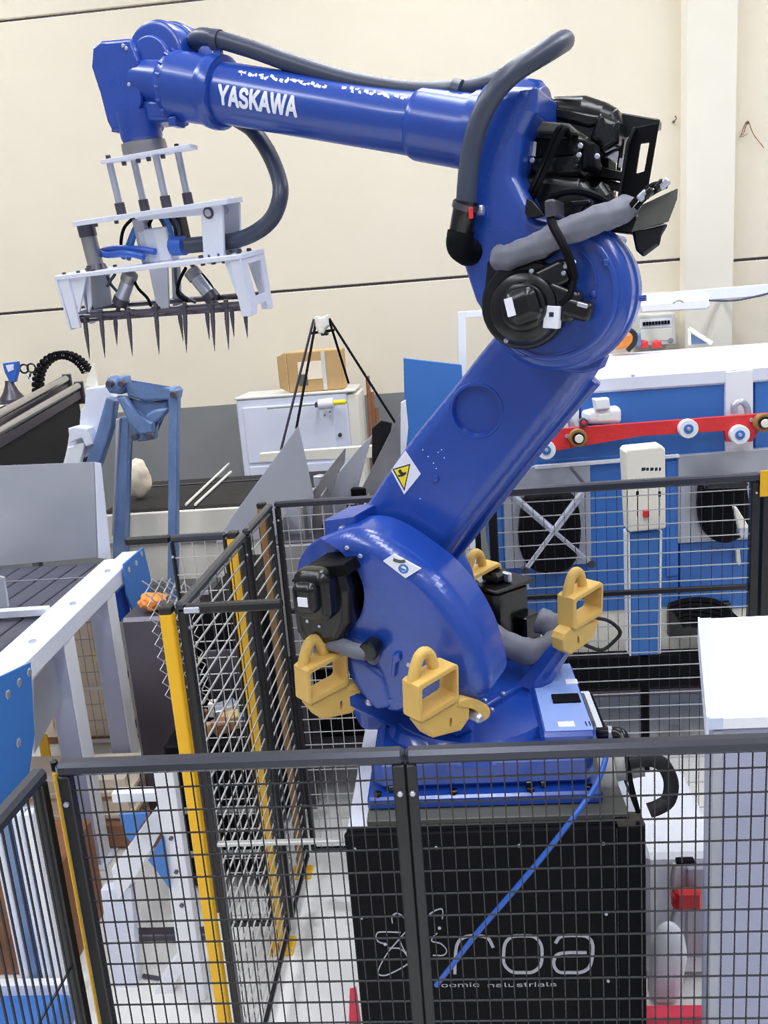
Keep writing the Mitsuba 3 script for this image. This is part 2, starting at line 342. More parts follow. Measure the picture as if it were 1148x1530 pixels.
# ------------------------------------------------------------------ pedestal
ZB = 1.235
FP = Frame((0, 2.385, 0), (1, 0, 0), (0, 0, 1), (0, -1, 0))
kp = thing('robot_pedestal', 'black steel pedestal with large grey lettering under the blue robot', 'pedestal')
add(kp, 'body', bb(-.40, .53, 2.405, 3.35, 0, 1.20, .006), 'm_cabinet_grey')
add(kp, 'front_panel', bb(-.405, .452, 2.385, 2.405, 0.02, 1.216, .004), 'm_black_matt')
add(kp, 'side_strip', bb(.456, .54, 2.385, 2.405, 0.02, 1.216, .004), 'm_black_matt')
add(kp, 'side_panel', bb(.53, .542, 2.406, 3.35, 0.02, 1.205, .003), 'm_black_matt')
add(kp, 'top_plate', bb(-.40, .53, 2.432, 3.36, 1.20, 1.213, .004), 'm_white_frame', label='pale top plate')
add(kp, 'front_lip', bb(-.40, .53, 2.406, 2.4315, 1.2005, 1.2165, .001), 'm_black_matt'); add(kp, 'riser_plate', bb(-.335, .50, 2.432, 3.30, 1.2135, 1.2345, .003), 'm_grey_green')
add(kp, 'hose_bracket', bb(.455, .54, 2.386, 2.46, 1.2165, 1.222, .001), 'm_black')
for x, y in ((530, 1268), (652, 1266), (776, 1263), (902, 1260), (540, 1371), (906, 1365), (909, 1465), (657, 1386), (576, 1410)):
    q = atY(x, y, 2.385); add(kp, 'bolt', bolt(q, (0, -1, 0), .006, .005), 'm_alu')
def stroke(f, pts, w, t0=0.0005, t1=.004, k=6, sm=True, px=True, n=0.0):
    q = np.array([f.px(*p, n) for p in pts]) if px else np.array(pts, float)
    if sm and len(q) > 2: q = spline(np.c_[q, np.zeros(len(q))], k)[:, :2]
    g = sg.LineString(q).buffer(w/2, cap_style=2, quad_segs=4)
    if g.interiors:
        a = plate(np.array(g.exterior.coords)[:-1], t0+n, t1+n, 0, ds=9)
        return f.tf(cut(a, *[plate(np.array(i.coords)[:-1][::-1], n-1, n+1, 0, ds=9) for i in g.interiors]))
    return f.tf(plate(np.array(g.exterior.coords)[:-1], t0+n, t1+n, 0, ds=9))
Q = lambda X, Y: (540+X/3.103, 1340+Y/3.1)
add(kp, 'letter_r', stroke(FP, [Q(434, 355), Q(436, 280), Q(446, 215), Q(480, 184), Q(540, 178), Q(588, 190), Q(612, 232)], .0105), 'm_logo', False)
add(kp, 'letter_o', stroke(FP, [Q(748, 178), Q(800, 182), Q(832, 215), Q(838, 265), Q(830, 315), Q(795, 345), Q(748, 348), Q(698, 344), Q(664, 310), Q(660, 262), Q(668, 212), Q(700, 182), Q(750, 178)], .0105), 'm_logo', False)
add(kp, 'letter_a', stroke(FP, [Q(900, 212), Q(925, 182), Q(985, 176), Q(1045, 182), Q(1072, 215), Q(1070, 280), Q(1055, 325), Q(1020, 346), Q(975, 348), Q(915, 344), Q(892, 305), Q(908, 266), Q(960, 256), Q(1045, 256)], .0105), 'm_logo', False)
for nm, s, X0, X1 in (('small_lettering', 'oomic', 372, 548), ('small_lettering', 'nalustrials', 588, 905)):
    a, b = FP.px(*Q(X0, 418)), FP.px(*Q(X1, 418)); tm = meshkit.text_mesh(s, .016, .0015)
    e = tm.bounds; sc = (b[0]-a[0])/(e[1][0]-e[0][0]); v = tm.vertices.copy(); v[:, 0] = (v[:, 0]-e[0][0])*sc+a[0]; v[:, 1] += a[1]+.001; v[:, 2] += .0005
    add(kp, nm, FP.tf(TM(v, tm.faces)), 'm_logo', False)
sw = [[(145, 120), (143, 90), (165, 74), (195, 90), (214, 118)], [(68, 178), (80, 162), (130, 160), (183, 163)], [(68, 180), (80, 205), (120, 218)], [(214, 150), (170, 200), (120, 260), (82, 330), (84, 358), (130, 355), (228, 296), (200, 245), (178, 200)], [(130, 235), (185, 240), (228, 290)],
      [(316, 78), (345, 60), (376, 56), (376, 100)], [(352, 165), (326, 200), (370, 215), (396, 245), (380, 268), (332, 268)]]
for s in sw: add(kp, 'emblem_line', stroke(FP, [Q(*p) for p in s], .0035), 'm_logo', False)

# ------------------------------------------------------------------ robot
AY = math.radians(20)
C = np.array([.03, 2.82, ZB])
A = Frame(C, (math.cos(AY), -math.sin(AY), 0), (0, 0, 1), (-math.sin(AY), -math.cos(AY), 0))
R = thing('industrial_robot', 'large glossy blue six axis robot arm with white lettering and yellow lifting brackets', 'robot arm')
def ap(name, pts, n0, n1, m, bev=.01, r=.01, nt=None, bev0=None, ds=.02, parent=R, label=None, smooth=35, holes=(), steps=3):
    """an outline in the arm plane, read at depth nt, made a solid from n0 to n1"""
    nt = n1 if nt is None else nt
    g = plate(A.poly(pts, nt), n0, n1, bev, r, ds, bev0, steps)
    if holes: g = cut(g, *[plate(A.poly(hh, nt), n0-.2, n1+.2, 0, .004, ds) for hh in holes])
    return add(parent, name, A.tf(g), m, smooth, label)
def disc(c, n0, n1, r, b=.006, k=40, nt=None):
    """cylinder along n, its centre read from the photo"""
    u, w = A.px(*c, n1 if nt is None else nt)
    return cyl(A.at(u, w, n0), A.at(u, w, n1), r, b=b, k=k)
def boxn(c, n0, n1, su, sw, b=.008, rot=0.0, nt=None):
    """rounded box: centre read from the photo, size su x sw, turned by rot in the arm plane"""
    u, w = A.px(*c, n1 if nt is None else nt); q = np.array([[-su, -sw], [su, -sw], [su, sw], [-su, sw]])/2
    a = math.radians(rot); q = q@np.array([[math.cos(a), math.sin(a)], [-math.sin(a), math.cos(a)]])+[u, w]
    return A.tf(plate(q, n0, n1, b, min(b*1.5, min(su, sw)*.3), .02))
# base on the pedestal
add(R, 'base_flange', bb(-.335, .43, 2.487, 3.20, ZB, ZB+.045, .008), 'm_blue')
add(R, 'base_body', join(bb(-.31, .41, 2.52, 3.16, ZB+.04, ZB+.17, .03), hull(np.vstack([np.c_[circ(.03, 2.84, .33, 40), np.full(40, ZB+.13)], np.c_[circ(.03, 2.84, .29, 40), np.full(40, ZB+.2)]]))), 'm_blue', 30)
for x, y in ((790, 1171), (800+12, 1171), (585, 1178)): add(R, 'base_socket', bx(atY(x, y, 2.519), (.02, .012, .02), .003), 'm_black')
for x in (-.3, -.05, .2, .39): add(R, 'base_bolt', bolt((x, 2.505, ZB+.045), (0, 0, 1), .014, .014), 'm_black')
kb = add(R, 'connector_box', bb(.245, .425, 2.56, 3.12, ZB+.165, ZB+.215, .012), 'm_blue')
add(kb, 'sheen_plate', bb(.262, .418, 2.575, 3.105, ZB+.2152, ZB+.218, .001), 'm_blue_sheen', label='added pale blue plate painting the rooflight reflection on the box top'); add(kb, 'slot', bx((.36, 2.80, ZB+.2205), (.095, .06, .012), .002), 'm_black_matt'); add(kb, 'name_plate', bx((.335, 2.615, ZB+.219), (.055, .035, .004), .001), 'm_decal_white')  # thin pale plate added to paint the rooflight reflection on the box top
add(kb, 'badge', bx((.40, 2.94, ZB+.219), (.045, .04, .004), .002), 'm_decal_white')
add(kb, 'printed_mark', cat([bx((.40+i*.012, 2.615, ZB+.2185), (.004, .03, .002), 0) for i in range(3)]), 'm_ink', False)
# turning deck
add(R, 'slewing_ring', lathe((.03, 2.87, ZB+.08), (0, 0, 1), [(0, .285), (.02, .30), (.06, .30), (.075, .27), (.10, .265)], 56), 'm_blue')
ZD = 1.46
dk = [atZ(724, 1056, ZD)[:2], atZ(842, 984, ZD)[:2]]
dk = np.array([dk[0], dk[1], dk[1]+[-.36, .30], dk[0]+[-.52, .25], dk[0]+[-.44, .02]])
df = Frame((0, 0, 0), (1, 0, 0), (0, 1, 0), (0, 0, 1))
add(R, 'turning_deck', plate(dk, ZD-.085, ZD, .012, .04, .04), 'm_blue')
add(R, 'front_bulge', hull(np.vstack([np.c_[circ(-.10, 2.72, .20, 32), np.full(32, ZD-.10)], np.c_[circ(-.07, 2.80, .24, 32), np.full(32, ZD-.15)], np.c_[circ(-.13, 2.72, .12, 32), np.full(32, ZD-.03)]])), 'm_blue', 40)
for x, y in ((725, 1048), (735, 1062), (752, 1038), (690, 1058)): add(R, 'deck_bolt', bolt(atZ(x, y, ZD), (0, 0, 1), .009, .01), 'm_alu')
add(R, 'deck_pipe', tube(spline([atZ(745, 1062, 1.40), atZ(765, 1052, 1.41), atZ(790, 1052, 1.40), atZ(815, 1046, 1.40), atZ(845, 1040, 1.40)]), .011), 'm_blue')
add(R, 'deck_pipe', tube(spline([atZ(752, 1060, 1.38), atZ(775, 1068, 1.38), atZ(792, 1056, 1.38), atZ(796, 1085, 1.34), atZ(770, 1108, 1.32)]), .010), 'm_blue')
for x, y in ((760, 1058), (797, 1047), (824, 1046), (758, 1064)): add(R, 'pipe_fitting', bx(atZ(x, y, 1.405), (.03, .03, .026), .006, 40), 'm_alu')
# near cheek with the shoulder motor
ck = plate(A.poly(curvy([(438, 870), (446, 838), (463, 815), (490, 801), (525, 794), (562, 804), (612, 836), (660, 877), (699, 934), (719, 985), (725, 1045), (650, 1066), (580, 1072), (566, 1050), (556, 1012), (535, 982), (500, 966), (462, 940), (445, 910)]), .33), .10, .33, .065, .02, .012, .02, 6)
hu, hw = A.px(478, 881, .33); hole = lathe((hu, hw, .19), (0, 0, 1), [(0, .158), (.3, .166)], 48)
add(R, 'shoulder_cheek', A.tf(cut(ck, hole)), 'm_blue', 40)
add(R, 'shoulder_far_cheek', A.tf(plate(A.poly([(470, 860), (500, 800), (560, 790), (620, 830), (655, 900), (680, 1000), (680, 1045), (580, 1060), (540, 960)], .1), -.30, -.19, .03, .02, .03)), 'm_blue')
add(R, 'shoulder_core', A.tf(plate(circ(-.385, .70, .17), -.25, .2, .01, 0)), 'm_blue')
ap('stop_block', [(484, 777), (531, 770), (533, 812), (500, 818), (484, 806)], .02, .22, 'm_blue', .008, .004)
add(R, 'stop_screw', bolt(A.W(513, 790, .22), A.n, .012, .02), 'm_alu')
ap('cheek_plate', [(545, 812), (600, 838), (598, 852), (588, 862), (540, 838)], .27, .30, 'm_blue', .006, .004)
ap('cheek_sticker', [(588, 828), (629, 850), (606, 864), (572, 838)], .3245, .332, 'm_decal_white', 0, .001, smooth=False, label='white safety sticker')
ks = list(scene)[-1]
add(ks, 'round_symbol', A.tf(cut(plate(circ(*A.px(603, 850, .333), .017, ry=.015), .3315, .3335, 0), plate(circ(*A.px(603, 850, .333), .010), .32, .34, 0))), 'm_blue_plate', False)
add(ks, 'symbol_stroke', stroke(A, [(598, 849), (606, 852)], .006, .0, .002, n=.3315), 'm_blue_plate', False)
add(ks, 'green_symbol', stroke(A, [(588, 836), (598, 839), (606, 838)], .010, .0, .002, n=.3315), 'm_grey_green', False)
for x, y in ((520, 818), (612, 992), (540, 830)): add(R, 'cheek_bolt', bolt(A.W(x, y, .325), A.n, .008, .012), 'm_alu')
ap('cheek_lug', [(586, 978), (596, 976), (598, 988), (592, 992), (590, 1012), (584, 1012)], .32, .345, 'm_blue', .005, .003)
# shoulder motor
km = ap('shoulder_motor', [(466, 842), (530, 838), (541, 870), (541, 920), (526, 945), (480, 955), (462, 930), (455, 880)], .14, .40, 'm_black', .03, .03, nt=.30)
add(km, 'rear_housing', boxn((463, 893), .38, .475, .135, .17, .035), 'm_black')
add(km, 'encoder_cap', boxn((452, 897), .46, .515, .085, .10, .022), 'm_black')
add(km, 'white_label', boxn((452, 900), .514, .518, .034, .030, 0), 'm_decal_white')
add(km, 'lid', A.tf(plate(A.poly([(452, 858), (470, 838), (530, 832), (538, 848), (468, 862)], .34), .24, .42, .006, .003)), 'm_black_matt')
add(km, 'foot', boxn((476, 948), .22, .34, .06, .05, .012), 'm_black')
for x, y in ((460, 928), (478, 935)): add(km, 'screw', bolt(A.W(x, y, .4), A.n, .006, .006), 'm_alu')
add(R, 'cable_sheath', tube(spline([A.W(478, 962, .34), A.W(500, 962, .37), A.W(530, 972, .39), A.W(552, 976, .36), A.W(562, 985, .28)]), .026, 14), 'm_sheath')
add(R, 'sheath_clamp', disc((549, 975), .34, .40, .032), 'm_black')
add(R, 'front_gusset', A.tf(plate(A.poly([(508, 975), (545, 985), (575, 1010), (590, 1060), (560, 1062), (535, 1035), (520, 1010)], .33), .05, .33, .02, .02)), 'm_blue')
# lower arm
la = plate(A.poly(curvy([(738, 498), (668, 586), (605, 664), (545, 752), (505, 815), (500, 870), (530, 930), (600, 925), (652, 852), (702, 785), (790, 676), (880, 558), (885, 480), (800, 440)]), .07), -.17, .07, .055, .05, .02, .05, 5)
ru, rw = A.px(712, 614, .07)
la = cut(la, lathe((ru, rw, .045), (0, 0, 1), [(0, .076), (.02, .080), (.05, .086)], 48))
kl = add(R, 'lower_arm', A.tf(la), 'm_blue', 40)
add(kl, 'recess_lip', A.tf(cut(lathe((ru, rw, .045), (0, 0, 1), [(0, .092), (.022, .092), (.0275, .088)], 48), lathe((ru, rw, 0), (0, 0, 1), [(0, .079), (.2, .084)], 48))), 'm_blue', 40)
ap('rear_rib', [(880, 560), (895, 575), (815, 668), (720, 790), (662, 862), (640, 850), (700, 785)], -.17, -.11, 'm_blue', .012, .01, nt=-.11, parent=kl)
ksg = ap('warning_sticker', [(605.5, 673), (629, 708), (604, 739), (584.5, 703)], .0695, .0715, 'm_decal_white', 0, 0, parent=kl, smooth=False, label='white sticker with a yellow warning triangle')
ap('triangle_edge', [(586.5, 701), (613.5, 693), (604.5, 734)], .071, .0722, 'm_ink', 0, 0, parent=R, smooth=False, label='black edged triangle of the warning sticker')
ap('triangle', [(589, 702), (611.5, 695.5), (604, 729.5)], .072, .0732, 'm_decal_yellow', 0, 0, parent=R, smooth=False, label='yellow warning triangle')
add(R, 'triangle_symbol', cat([stroke(A, [(597, 702), (600, 707), (604, 708)], .011, 0, .0012, n=.073), stroke(A, [(595, 711), (602, 710), (607, 706)], .006, 0, .0012, n=.073)]), 'm_ink', False)
for x, y in ((632, 672), (640, 682), (648, 692), (652, 700), (660, 672), (655, 676), (664, 684), (570, 798), (628, 745)): add(kl, 'chip_glint', disc((x, y), .068, .0705, .0022, 0, 6), 'm_decal_white')
add(kl, 'bolt', disc((650, 716), .06, .078, .013, .004, 10), 'm_blue')
for x, y in ((572, 782), (530, 790)): add(kl, 'bracket_bolt', bolt(A.W(x, y, .07), A.n, .011, .016), 'm_alu')
# elbow
cu, cw = A.px(827, 442, .265)
g1 = sg.Polygon(A.poly([(706, 165), (697, 250), (682, 290), (677, 340), (686, 390), (706, 450), (738, 500), (800, 520), (850, 470), (905, 345), (850, 328), (800, 318), (772, 260), (780, 200), (799, 166), (799, 124), (758, 124), (722, 132)], .27)).buffer(0)
g2 = sg.Point(cu, cw).buffer(.207, quad_segs=20)
elb = join(plate(np.array(g1.exterior.coords)[:-1], -.17, .265, .04, .012, .015, .03, 4), plate(circ(cu, cw, .207, 72), .02, .265, .035, ds=9, bev0=.02, steps=4))
kel = add(R, 'elbow_housing', A.tf(elb), 'm_blue', 40)
add(kel, 'drum_face', A.tf(cut(plate(circ(cu, cw, .178, 64), .255, .279, .008, ds=9), plate(circ(cu, cw, .163, 64), .272, .3, 0, ds=9))), 'm_blue', 40)
add(kel, 'drum_band', A.tf(plate(circ(cu, cw, .213, 64), .10, .16, .006, ds=9)), 'm_blue', 40)
add(kel, 'face_groove', stroke(A, [(752, 512), (780, 532), (830, 530), (862, 520)], .004, 0, .004, n=.275), 'm_blue', False)
add(kel, 'face_groove', stroke(A, [(862, 368), (886, 395), (893, 425)], .005, 0, .008, n=.272), 'm_blue', False)
for x, y in ((886, 440), (905, 392)): add(kel, 'plug', disc((x, y), .25, .285, .010, .004, 14), 'm_blue')
ap('lower_lug', [(838, 545), (905, 532), (897, 552), (872, 558), (840, 556)], .03, .12, 'm_blue', .008, .004, parent=kel)
add(kel, 'stop_pin', cyl(A.W(950, 447, .1), A.W(966, 445, .1), .008), 'm_blue')
# forearm along its own axis
fa, fb = A.at(*A.px(690, 196), 0), A.at(*A.px(320, 137), 0)
ft = (fb-fa)/np.linalg.norm(fb-fa)
def fpt(x, y=None):
    """point of the forearm axis at a photo column"""
    f = (690-x)/(690-320); yy = 196+(137-196)*f
    return A.at(*A.px(x, yy), 0)
def fs(x): return (fpt(x)-fa)@ft
kf = add(R, 'forearm', lathe(fa, ft, [(fs(700), .095), (fs(625), .0955), (fs(600), .0945), (fs(345), .0965), (fs(330), .0965)], 56), 'm_blue', 40)
add(R, 'forearm_root', lathe(fa, ft, [(fs(770), .12), (fs(708), .12), (fs(700), .107), (fs(630), .106), (fs(622), .100), (fs(620), .094)], 56), 'm_blue', 40)
add(R, 'root_flange', lathe(fa, ft, [(fs(800), .15), (fs(790), .165), (fs(735), .165), (fs(722), .14)], 48), 'm_blue', 40)
add(R, 'root_cap_plate', A.tf(plate(A.poly([(632, 150), (650, 147), (710, 156), (708, 166), (640, 160)], 0), -.045, .05, .01, .004)), 'm_blue')
ap('top_block', [(765, 125), (799, 123), (799, 150), (768, 152)], -.10, .06, 'm_blue', .006, .004, nt=0)
def onfore(x, s):
    """a point of the forearm's skin: photo column x, s radians round from the side facing the viewer (up is positive)"""
    e2 = np.cross(ft, A.n); e2 /= np.linalg.norm(e2); e2 *= np.sign(e2[2]); return fpt(x), A.n, e2
tm = meshkit.text_mesh('YASKAWA', .056, .003, bold=True)
e = tm.bounds; tw = fs(350)-fs(467); from shapely import union_all
g_ = union_all([sg.Polygon(t_[:, :2]).buffer(1e-6) for t_ in tm.triangles if abs(np.cross(t_[1]-t_[0], t_[2]-t_[0])[2]) > 1e-9]).buffer(.0019).simplify(.0002)
tm = cat([trimesh.creation.extrude_polygon(q_, .003, engine='earcut') for q_ in getattr(g_, 'geoms', [g_])]); e = tm.bounds
tm = TM(*trimesh.remesh.subdivide_to_size(tm.vertices, tm.faces, .006)); v = tm.vertices.copy()
e2 = np.cross(ft, A.n); e2 *= np.sign(e2[2])
sx = (v[:, 0]-e[0][0])/(e[1][0]-e[0][0])*tw; ang = (v[:, 1]-e[1][1]/2)/.096*.98-.13; rad = .0962+v[:, 2]*.5
pos = fpt(350)-ft*0
pos = pos[None]-ft*sx[:, None]+A.n*(rad*np.cos(ang))[:, None]+e2[None]*(rad*np.sin(ang))[:, None]
add(kf, 'lettering', TM(pos, tm.faces), 'm_decal_white', False, label='white block lettering')
# ceiling light reflection along the forearm, painted as small white quads
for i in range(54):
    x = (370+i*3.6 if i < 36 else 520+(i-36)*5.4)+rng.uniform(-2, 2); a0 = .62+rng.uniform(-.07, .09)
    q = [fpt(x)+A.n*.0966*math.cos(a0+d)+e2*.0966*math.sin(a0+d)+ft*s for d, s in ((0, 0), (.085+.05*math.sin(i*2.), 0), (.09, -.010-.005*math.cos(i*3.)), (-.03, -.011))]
    add(kf, 'chip_glint', quad(q[::-1] if np.cross(q[1]-q[0], q[2]-q[0])@A.n < 0 else q, .0012), 'm_decal_white', False)  # white bits of the painted highlight streak
add(R, 'wrist_collar', lathe(fa, ft, [(fs(338), .098), (fs(335), .116), (fs(326), .119), (fs(318), .116), (fs(314), .109), (fs(270), .111), (fs(262), .107), (fs(252), .09), (fs(248), .075)], 56), 'm_blue', 40)
for i in range(10):
    a = -1.3+i*.36; q = fpt(266)+A.n*.106*math.cos(a)+e2*.106*math.sin(a)
    add(R, 'collar_bolt', cyl(q, q+ft*.012+(A.n*math.cos(a)+e2*math.sin(a))*.006, .006, k=8), 'm_blue')
add(R, 'wrist_neck', hull(np.vstack([lathe(fpt(255), ft, [(0, .082), (.03, .074)], 24).vertices, lathe(fpt(215), ft, [(0, .07), (.02, .065)], 24).vertices])), 'm_blue', 40)
kw = ap('wrist_housing', [(137, 70), (150, 60), (193, 56), (203, 74), (208, 110), (208, 160), (204, 184), (196, 196), (166, 196), (158, 180), (148, 140), (135, 100)], -.10, .06, 'm_blue', .014, .006)
ap('cover_edge', [(188, 62), (194, 60), (206, 90), (210, 150), (200, 190), (192, 188), (190, 120)], .045, .064, 'm_blue', .006, .003, parent=kw)
for x, y in ((183, 68), (188, 72), (192, 126)): add(kw, 'screw', disc((x, y), .055, .068, .007, .002, 10), 'm_alu')
ap('wrist_lug', [(166, 190), (178, 192), (176, 198), (166, 197)], .0, .05, 'm_blue', .004, .002, parent=kw)
add(R, 'wrist_drum', disc((235, 88), -.13, .02, .122, .022, 48, nt=0), 'm_blue', 40)
add(R, 'wrist_drum_ridge', disc((236, 86), -.16, -.06, .130, .012, 40, nt=0), 'm_blue', 40)
add(R, 'wrist_drum_cap', disc((233, 96), .01, .040, .085, .012, 40, nt=0), 'm_blue', 40)
ap('wrist_lower_body', [(180, 150), (250, 150), (263, 165), (262, 184), (180, 188)], -.09, .045, 'm_blue', .02, .01, nt=0)
ap('wrist_lower_lug', [(250, 175), (262, 172), (262, 188), (251, 188)], .0, .06, 'm_blue', .006, .003)
# tool axis: hangs a little towards the viewer
TL = math.radians(9)
GU = A.u; GN = A.n*math.cos(TL)-np.array([0, 0, 1])*math.sin(TL); GW = np.array([0, 0, 1])*math.cos(TL)+A.n*math.sin(TL)
GN = A.n*math.cos(TL)-np.array([0, 0, math.sin(TL)])
G = Frame(A.at(*A.px(214, 212), 0), GU, GW, GN)
add(R, 'flange_barrel', lathe(G.at(0, .10, 0), -GW, [(0, .076), (.03, .076), (.085, .073), (.10, .068)], 40), 'm_blue', 40)
add(R, 'tool_flange', lathe(G.at(0, 0, 0), -GW, [(-.005, .066), (0, .078), (.02, .080), (.0383, .078)], 40), 'm_steel', 30, label='bare steel tool flange')
# ------------------------------------------------------------------ motors and covers of the elbow
km = thing  # (kept short)
kj = add(R, 'elbow_motor', disc((784, 455), .262, .315, .122, .012, 40, nt=.30), 'm_black')
add(kj, 'motor_body', disc((780, 460), .30, .375, .098, .03, 40), 'm_black'); add(kj, 'motor_step', disc((780, 459), .36, .392, .066, .016, 32), 'm_black')
add(kj, 'encoder_cap', boxn((778, 458), .37, .425, .095, .095, .028, 15), 'm_black')
add(kj, 'cap_label', boxn((762, 459), .424, .4275, .022, .048, 0, 12), 'm_decal_white')
add(kj, 'connector_block', boxn((836, 452), .30, .36, .10, .085, .012, -25), 'm_black')
add(kj, 'connector_block', boxn((822, 415), .30, .355, .11, .07, .015, 20), 'm_black')
add(kj, 'white_label', boxn((824, 474), .34, .379, .040, .058, .001, -8), 'm_decal_white')
add(kj, 'label_mark', boxn((824, 470), .3788, .3800, .012, .012, 0), 'm_ink')
add(kj, 'plug', boxn((860, 462), .30, .365, .085, .05, .012, -20), 'm_black')
add(kj, 'silver_pin', boxn((870, 456), .36, .375, .028, .012, .003, -20), 'm_alu')
for x, y in ((757, 509), (795, 405), (780, 432), (785, 430), (843, 408), (846, 398), (855, 404), (858, 392)): add(kj, 'screw', bolt(A.W(x, y, .35 if y < 500 else .318), A.n, .007, .008), 'm_alu')
kq = ap('wrist_motor', [(815, 150), (822, 141), (872, 139), (905, 150), (922, 160), (929, 182), (925, 220), (893, 240), (850, 246), (815, 222)], -.22, .0, 'm_black', .035, .02)
ap('ridge', [(828, 160), (895, 172), (905, 182), (880, 190), (826, 176)], -.02, .015, 'm_black', .008, .004, parent=kq)
ap('cap', [(895, 165), (926, 180), (924, 214), (898, 228), (880, 205)], -.1, .03, 'm_black', .02, .01, parent=kq)
kq = ap('wrist_motor', [(776, 182), (850, 184), (878, 204), (888, 240), (872, 266), (800, 268), (775, 252)], -.02, .13, 'm_black', .02, .012)
ap('top_lid', [(780, 178), (850, 184), (866, 200), (800, 196), (780, 192)], .10, .165, 'm_grey_green', .006, .004, parent=kq)
ap('encoder_cap', [(866, 206), (888, 212), (891, 250), (868, 256)], .06, .16, 'm_black_matt', .014, .006, parent=kq)
ap('side_plate', [(790, 205), (850, 208), (858, 232), (800, 236)], .125, .137, 'm_black_matt', .004, .004, parent=kq)
ap('data_plate', [(791, 210), (802, 212), (800, 234), (790, 232)], .136, .140, 'm_decal_white', 0, 0, parent=kq, smooth=False)
for i, (x, y) in enumerate(((862, 225), (866, 232), (863, 240), (868, 218), (860, 248), (893, 234), (820, 240), (796, 240))): add(kq, 'screw', bolt(A.W(x, y, .16), A.n, .008, .01), 'm_alu' if i % 2 else 'm_black')
kq = ap('wrist_motor', [(775, 258), (870, 264), (884, 285), (886, 310), (868, 336), (800, 330), (772, 300)], -.05, .16, 'm_black', .03, .02)
ap('end_housing', [(870, 276), (898, 268), (912, 290), (908, 318), (880, 330)], -.05, .10, 'm_black', .025, .012, parent=kq)
ap('highlight_rib', [(850, 300), (880, 298), (884, 304), (856, 308)], .15, .172, 'm_black', .004, .003, parent=kq)
ap('motor_recess', [(790, 170), (815, 150), (905, 190), (905, 330), (800, 330), (772, 262), (778, 200)], -.20, -.05, 'm_black_matt', .01, .01, nt=0)
kc = ap('cover_bracket', [(905, 164), (986, 178), (985, 190), (942, 203), (924, 212), (908, 200)], -.16, -.10, 'm_black', .004, .003)
kwn = ap('window_bracket', [(951, 190), (985, 183), (982, 200), (969, 276), (936, 306), (930, 320), (926, 300), (938, 220)], -.03, -.015, 'm_black_matt', .003, .006, holes=([(957, 214), (971, 212), (963, 256), (950, 260)],))
ap('flange_edge', [(951, 190), (940, 215), (926, 300), (922, 300), (936, 212), (947, 189)], -.03, .03, 'm_black', .003, .001, parent=kwn)
ap('cross_bar', [(888, 245), (940, 258), (940, 272), (888, 264)], -.05, -.02, 'm_black', .004, .003)
ap('upright_bar', [(928, 205), (934, 207), (926, 262), (920, 260)], -.06, -.045, 'm_black', .003, .002)
ap('hanging_label', [(926, 236), (939, 236), (937, 252), (924, 250)], -.042, -.039, 'm_decal_white', 0, 0, smooth=False)
ap('lower_bracket', [(888, 262), (935, 275), (930, 330), (905, 332), (885, 300)], -.09, -.06, 'm_black', .006, .004, holes=([(918, 284), (930, 288), (926, 298), (912, 294)], [(905, 300), (924, 302), (922, 318), (900, 314)]))
ap('end_plate', [(959, 306), (1013, 281), (1012, 297), (999, 331), (943, 347)], .17, .178, 'm_grey_green', .002, .002)
ap('end_bracket', [(944, 345), (1000, 332), (988, 352), (985, 366), (961, 384), (950, 374)], .13, .155, 'm_black', .008, .006)
ap('end_shelf', [(905, 330), (945, 322), (998, 334), (945, 350), (900, 344)], .06, .15, 'm_black', .006, .004)
add(R, 'cable_sheath', tube(spline([A.W(744, 386, .31), A.W(765, 383, .33), A.W(800, 368, .34), A.W(840, 349, .34), A.W(885, 331, .31), A.W(915, 320, .24), A.W(936, 312, .13)], 12), np.linspace(.033, .036, 73)*(1+.05*np.sin(np.arange(73)*.8)*rng.uniform(.2, 1, 73)), 24, lambda i, t: 1+.05*np.sin(3*t+i*.35)+.035*np.sin(7*t-i*.21)+.02*np.sin(11*t+i*.5)), 'm_sheath', 50, label='wrinkled grey cable sheath')
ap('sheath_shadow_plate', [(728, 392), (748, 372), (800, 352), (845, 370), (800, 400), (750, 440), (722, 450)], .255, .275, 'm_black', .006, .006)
for n_, pts, r in (('cable', [(824, 310, .2), (826, 296, .27), (842, 287, .29), (868, 286, .28), (895, 296, .22), (915, 312, .17)], .011),
               ('cable', [(822, 312, .28), (826, 335, .36), (840, 362, .385), (852, 390, .38), (858, 415, .35)], .012),
               ('cable', [(848, 200, .17), (838, 190, .20), (826, 210, .20), (812, 245, .20), (796, 280, .22), (788, 300, .2)], .008),
               ('cable', [(852, 205, .17), (845, 192, .21), (832, 215, .215), (818, 248, .21), (803, 282, .22), (792, 306, .2)], .007),
               ('cable', [(940, 310, .2), (958, 290, .2), (975, 277, .2), (992, 274, .19)], .007),
               ('cable', [(950, 312, .19), (965, 296, .19), (985, 283, .185), (997, 278, .18)], .006),
               ('cable', [(858, 415, .35), (852, 440, .36), (838, 455, .36)], .009)):
    add(R, n_, tube(spline([A.W(*q) for q in pts]), r, 8), 'm_black_matt')
for x, y, n in ((985, 276, .19), (992, 274, .19), (968, 288, .2), (960, 292, .2)): add(R, 'cable_plug', boxn((x, y), n-.015, n+.015, .03, .02, .005, 40), 'm_alu' if x in (960, 992) else 'm_black')
add(R, 'cable_clamp', boxn((822, 311), .25, .36, .030, .045, .006, 0), 'm_dark_steel')
ap('fin_clip', [(787, 295), (796, 300), (815, 322), (790, 326), (784, 318)], .262, .30, 'm_black', .003, .002)

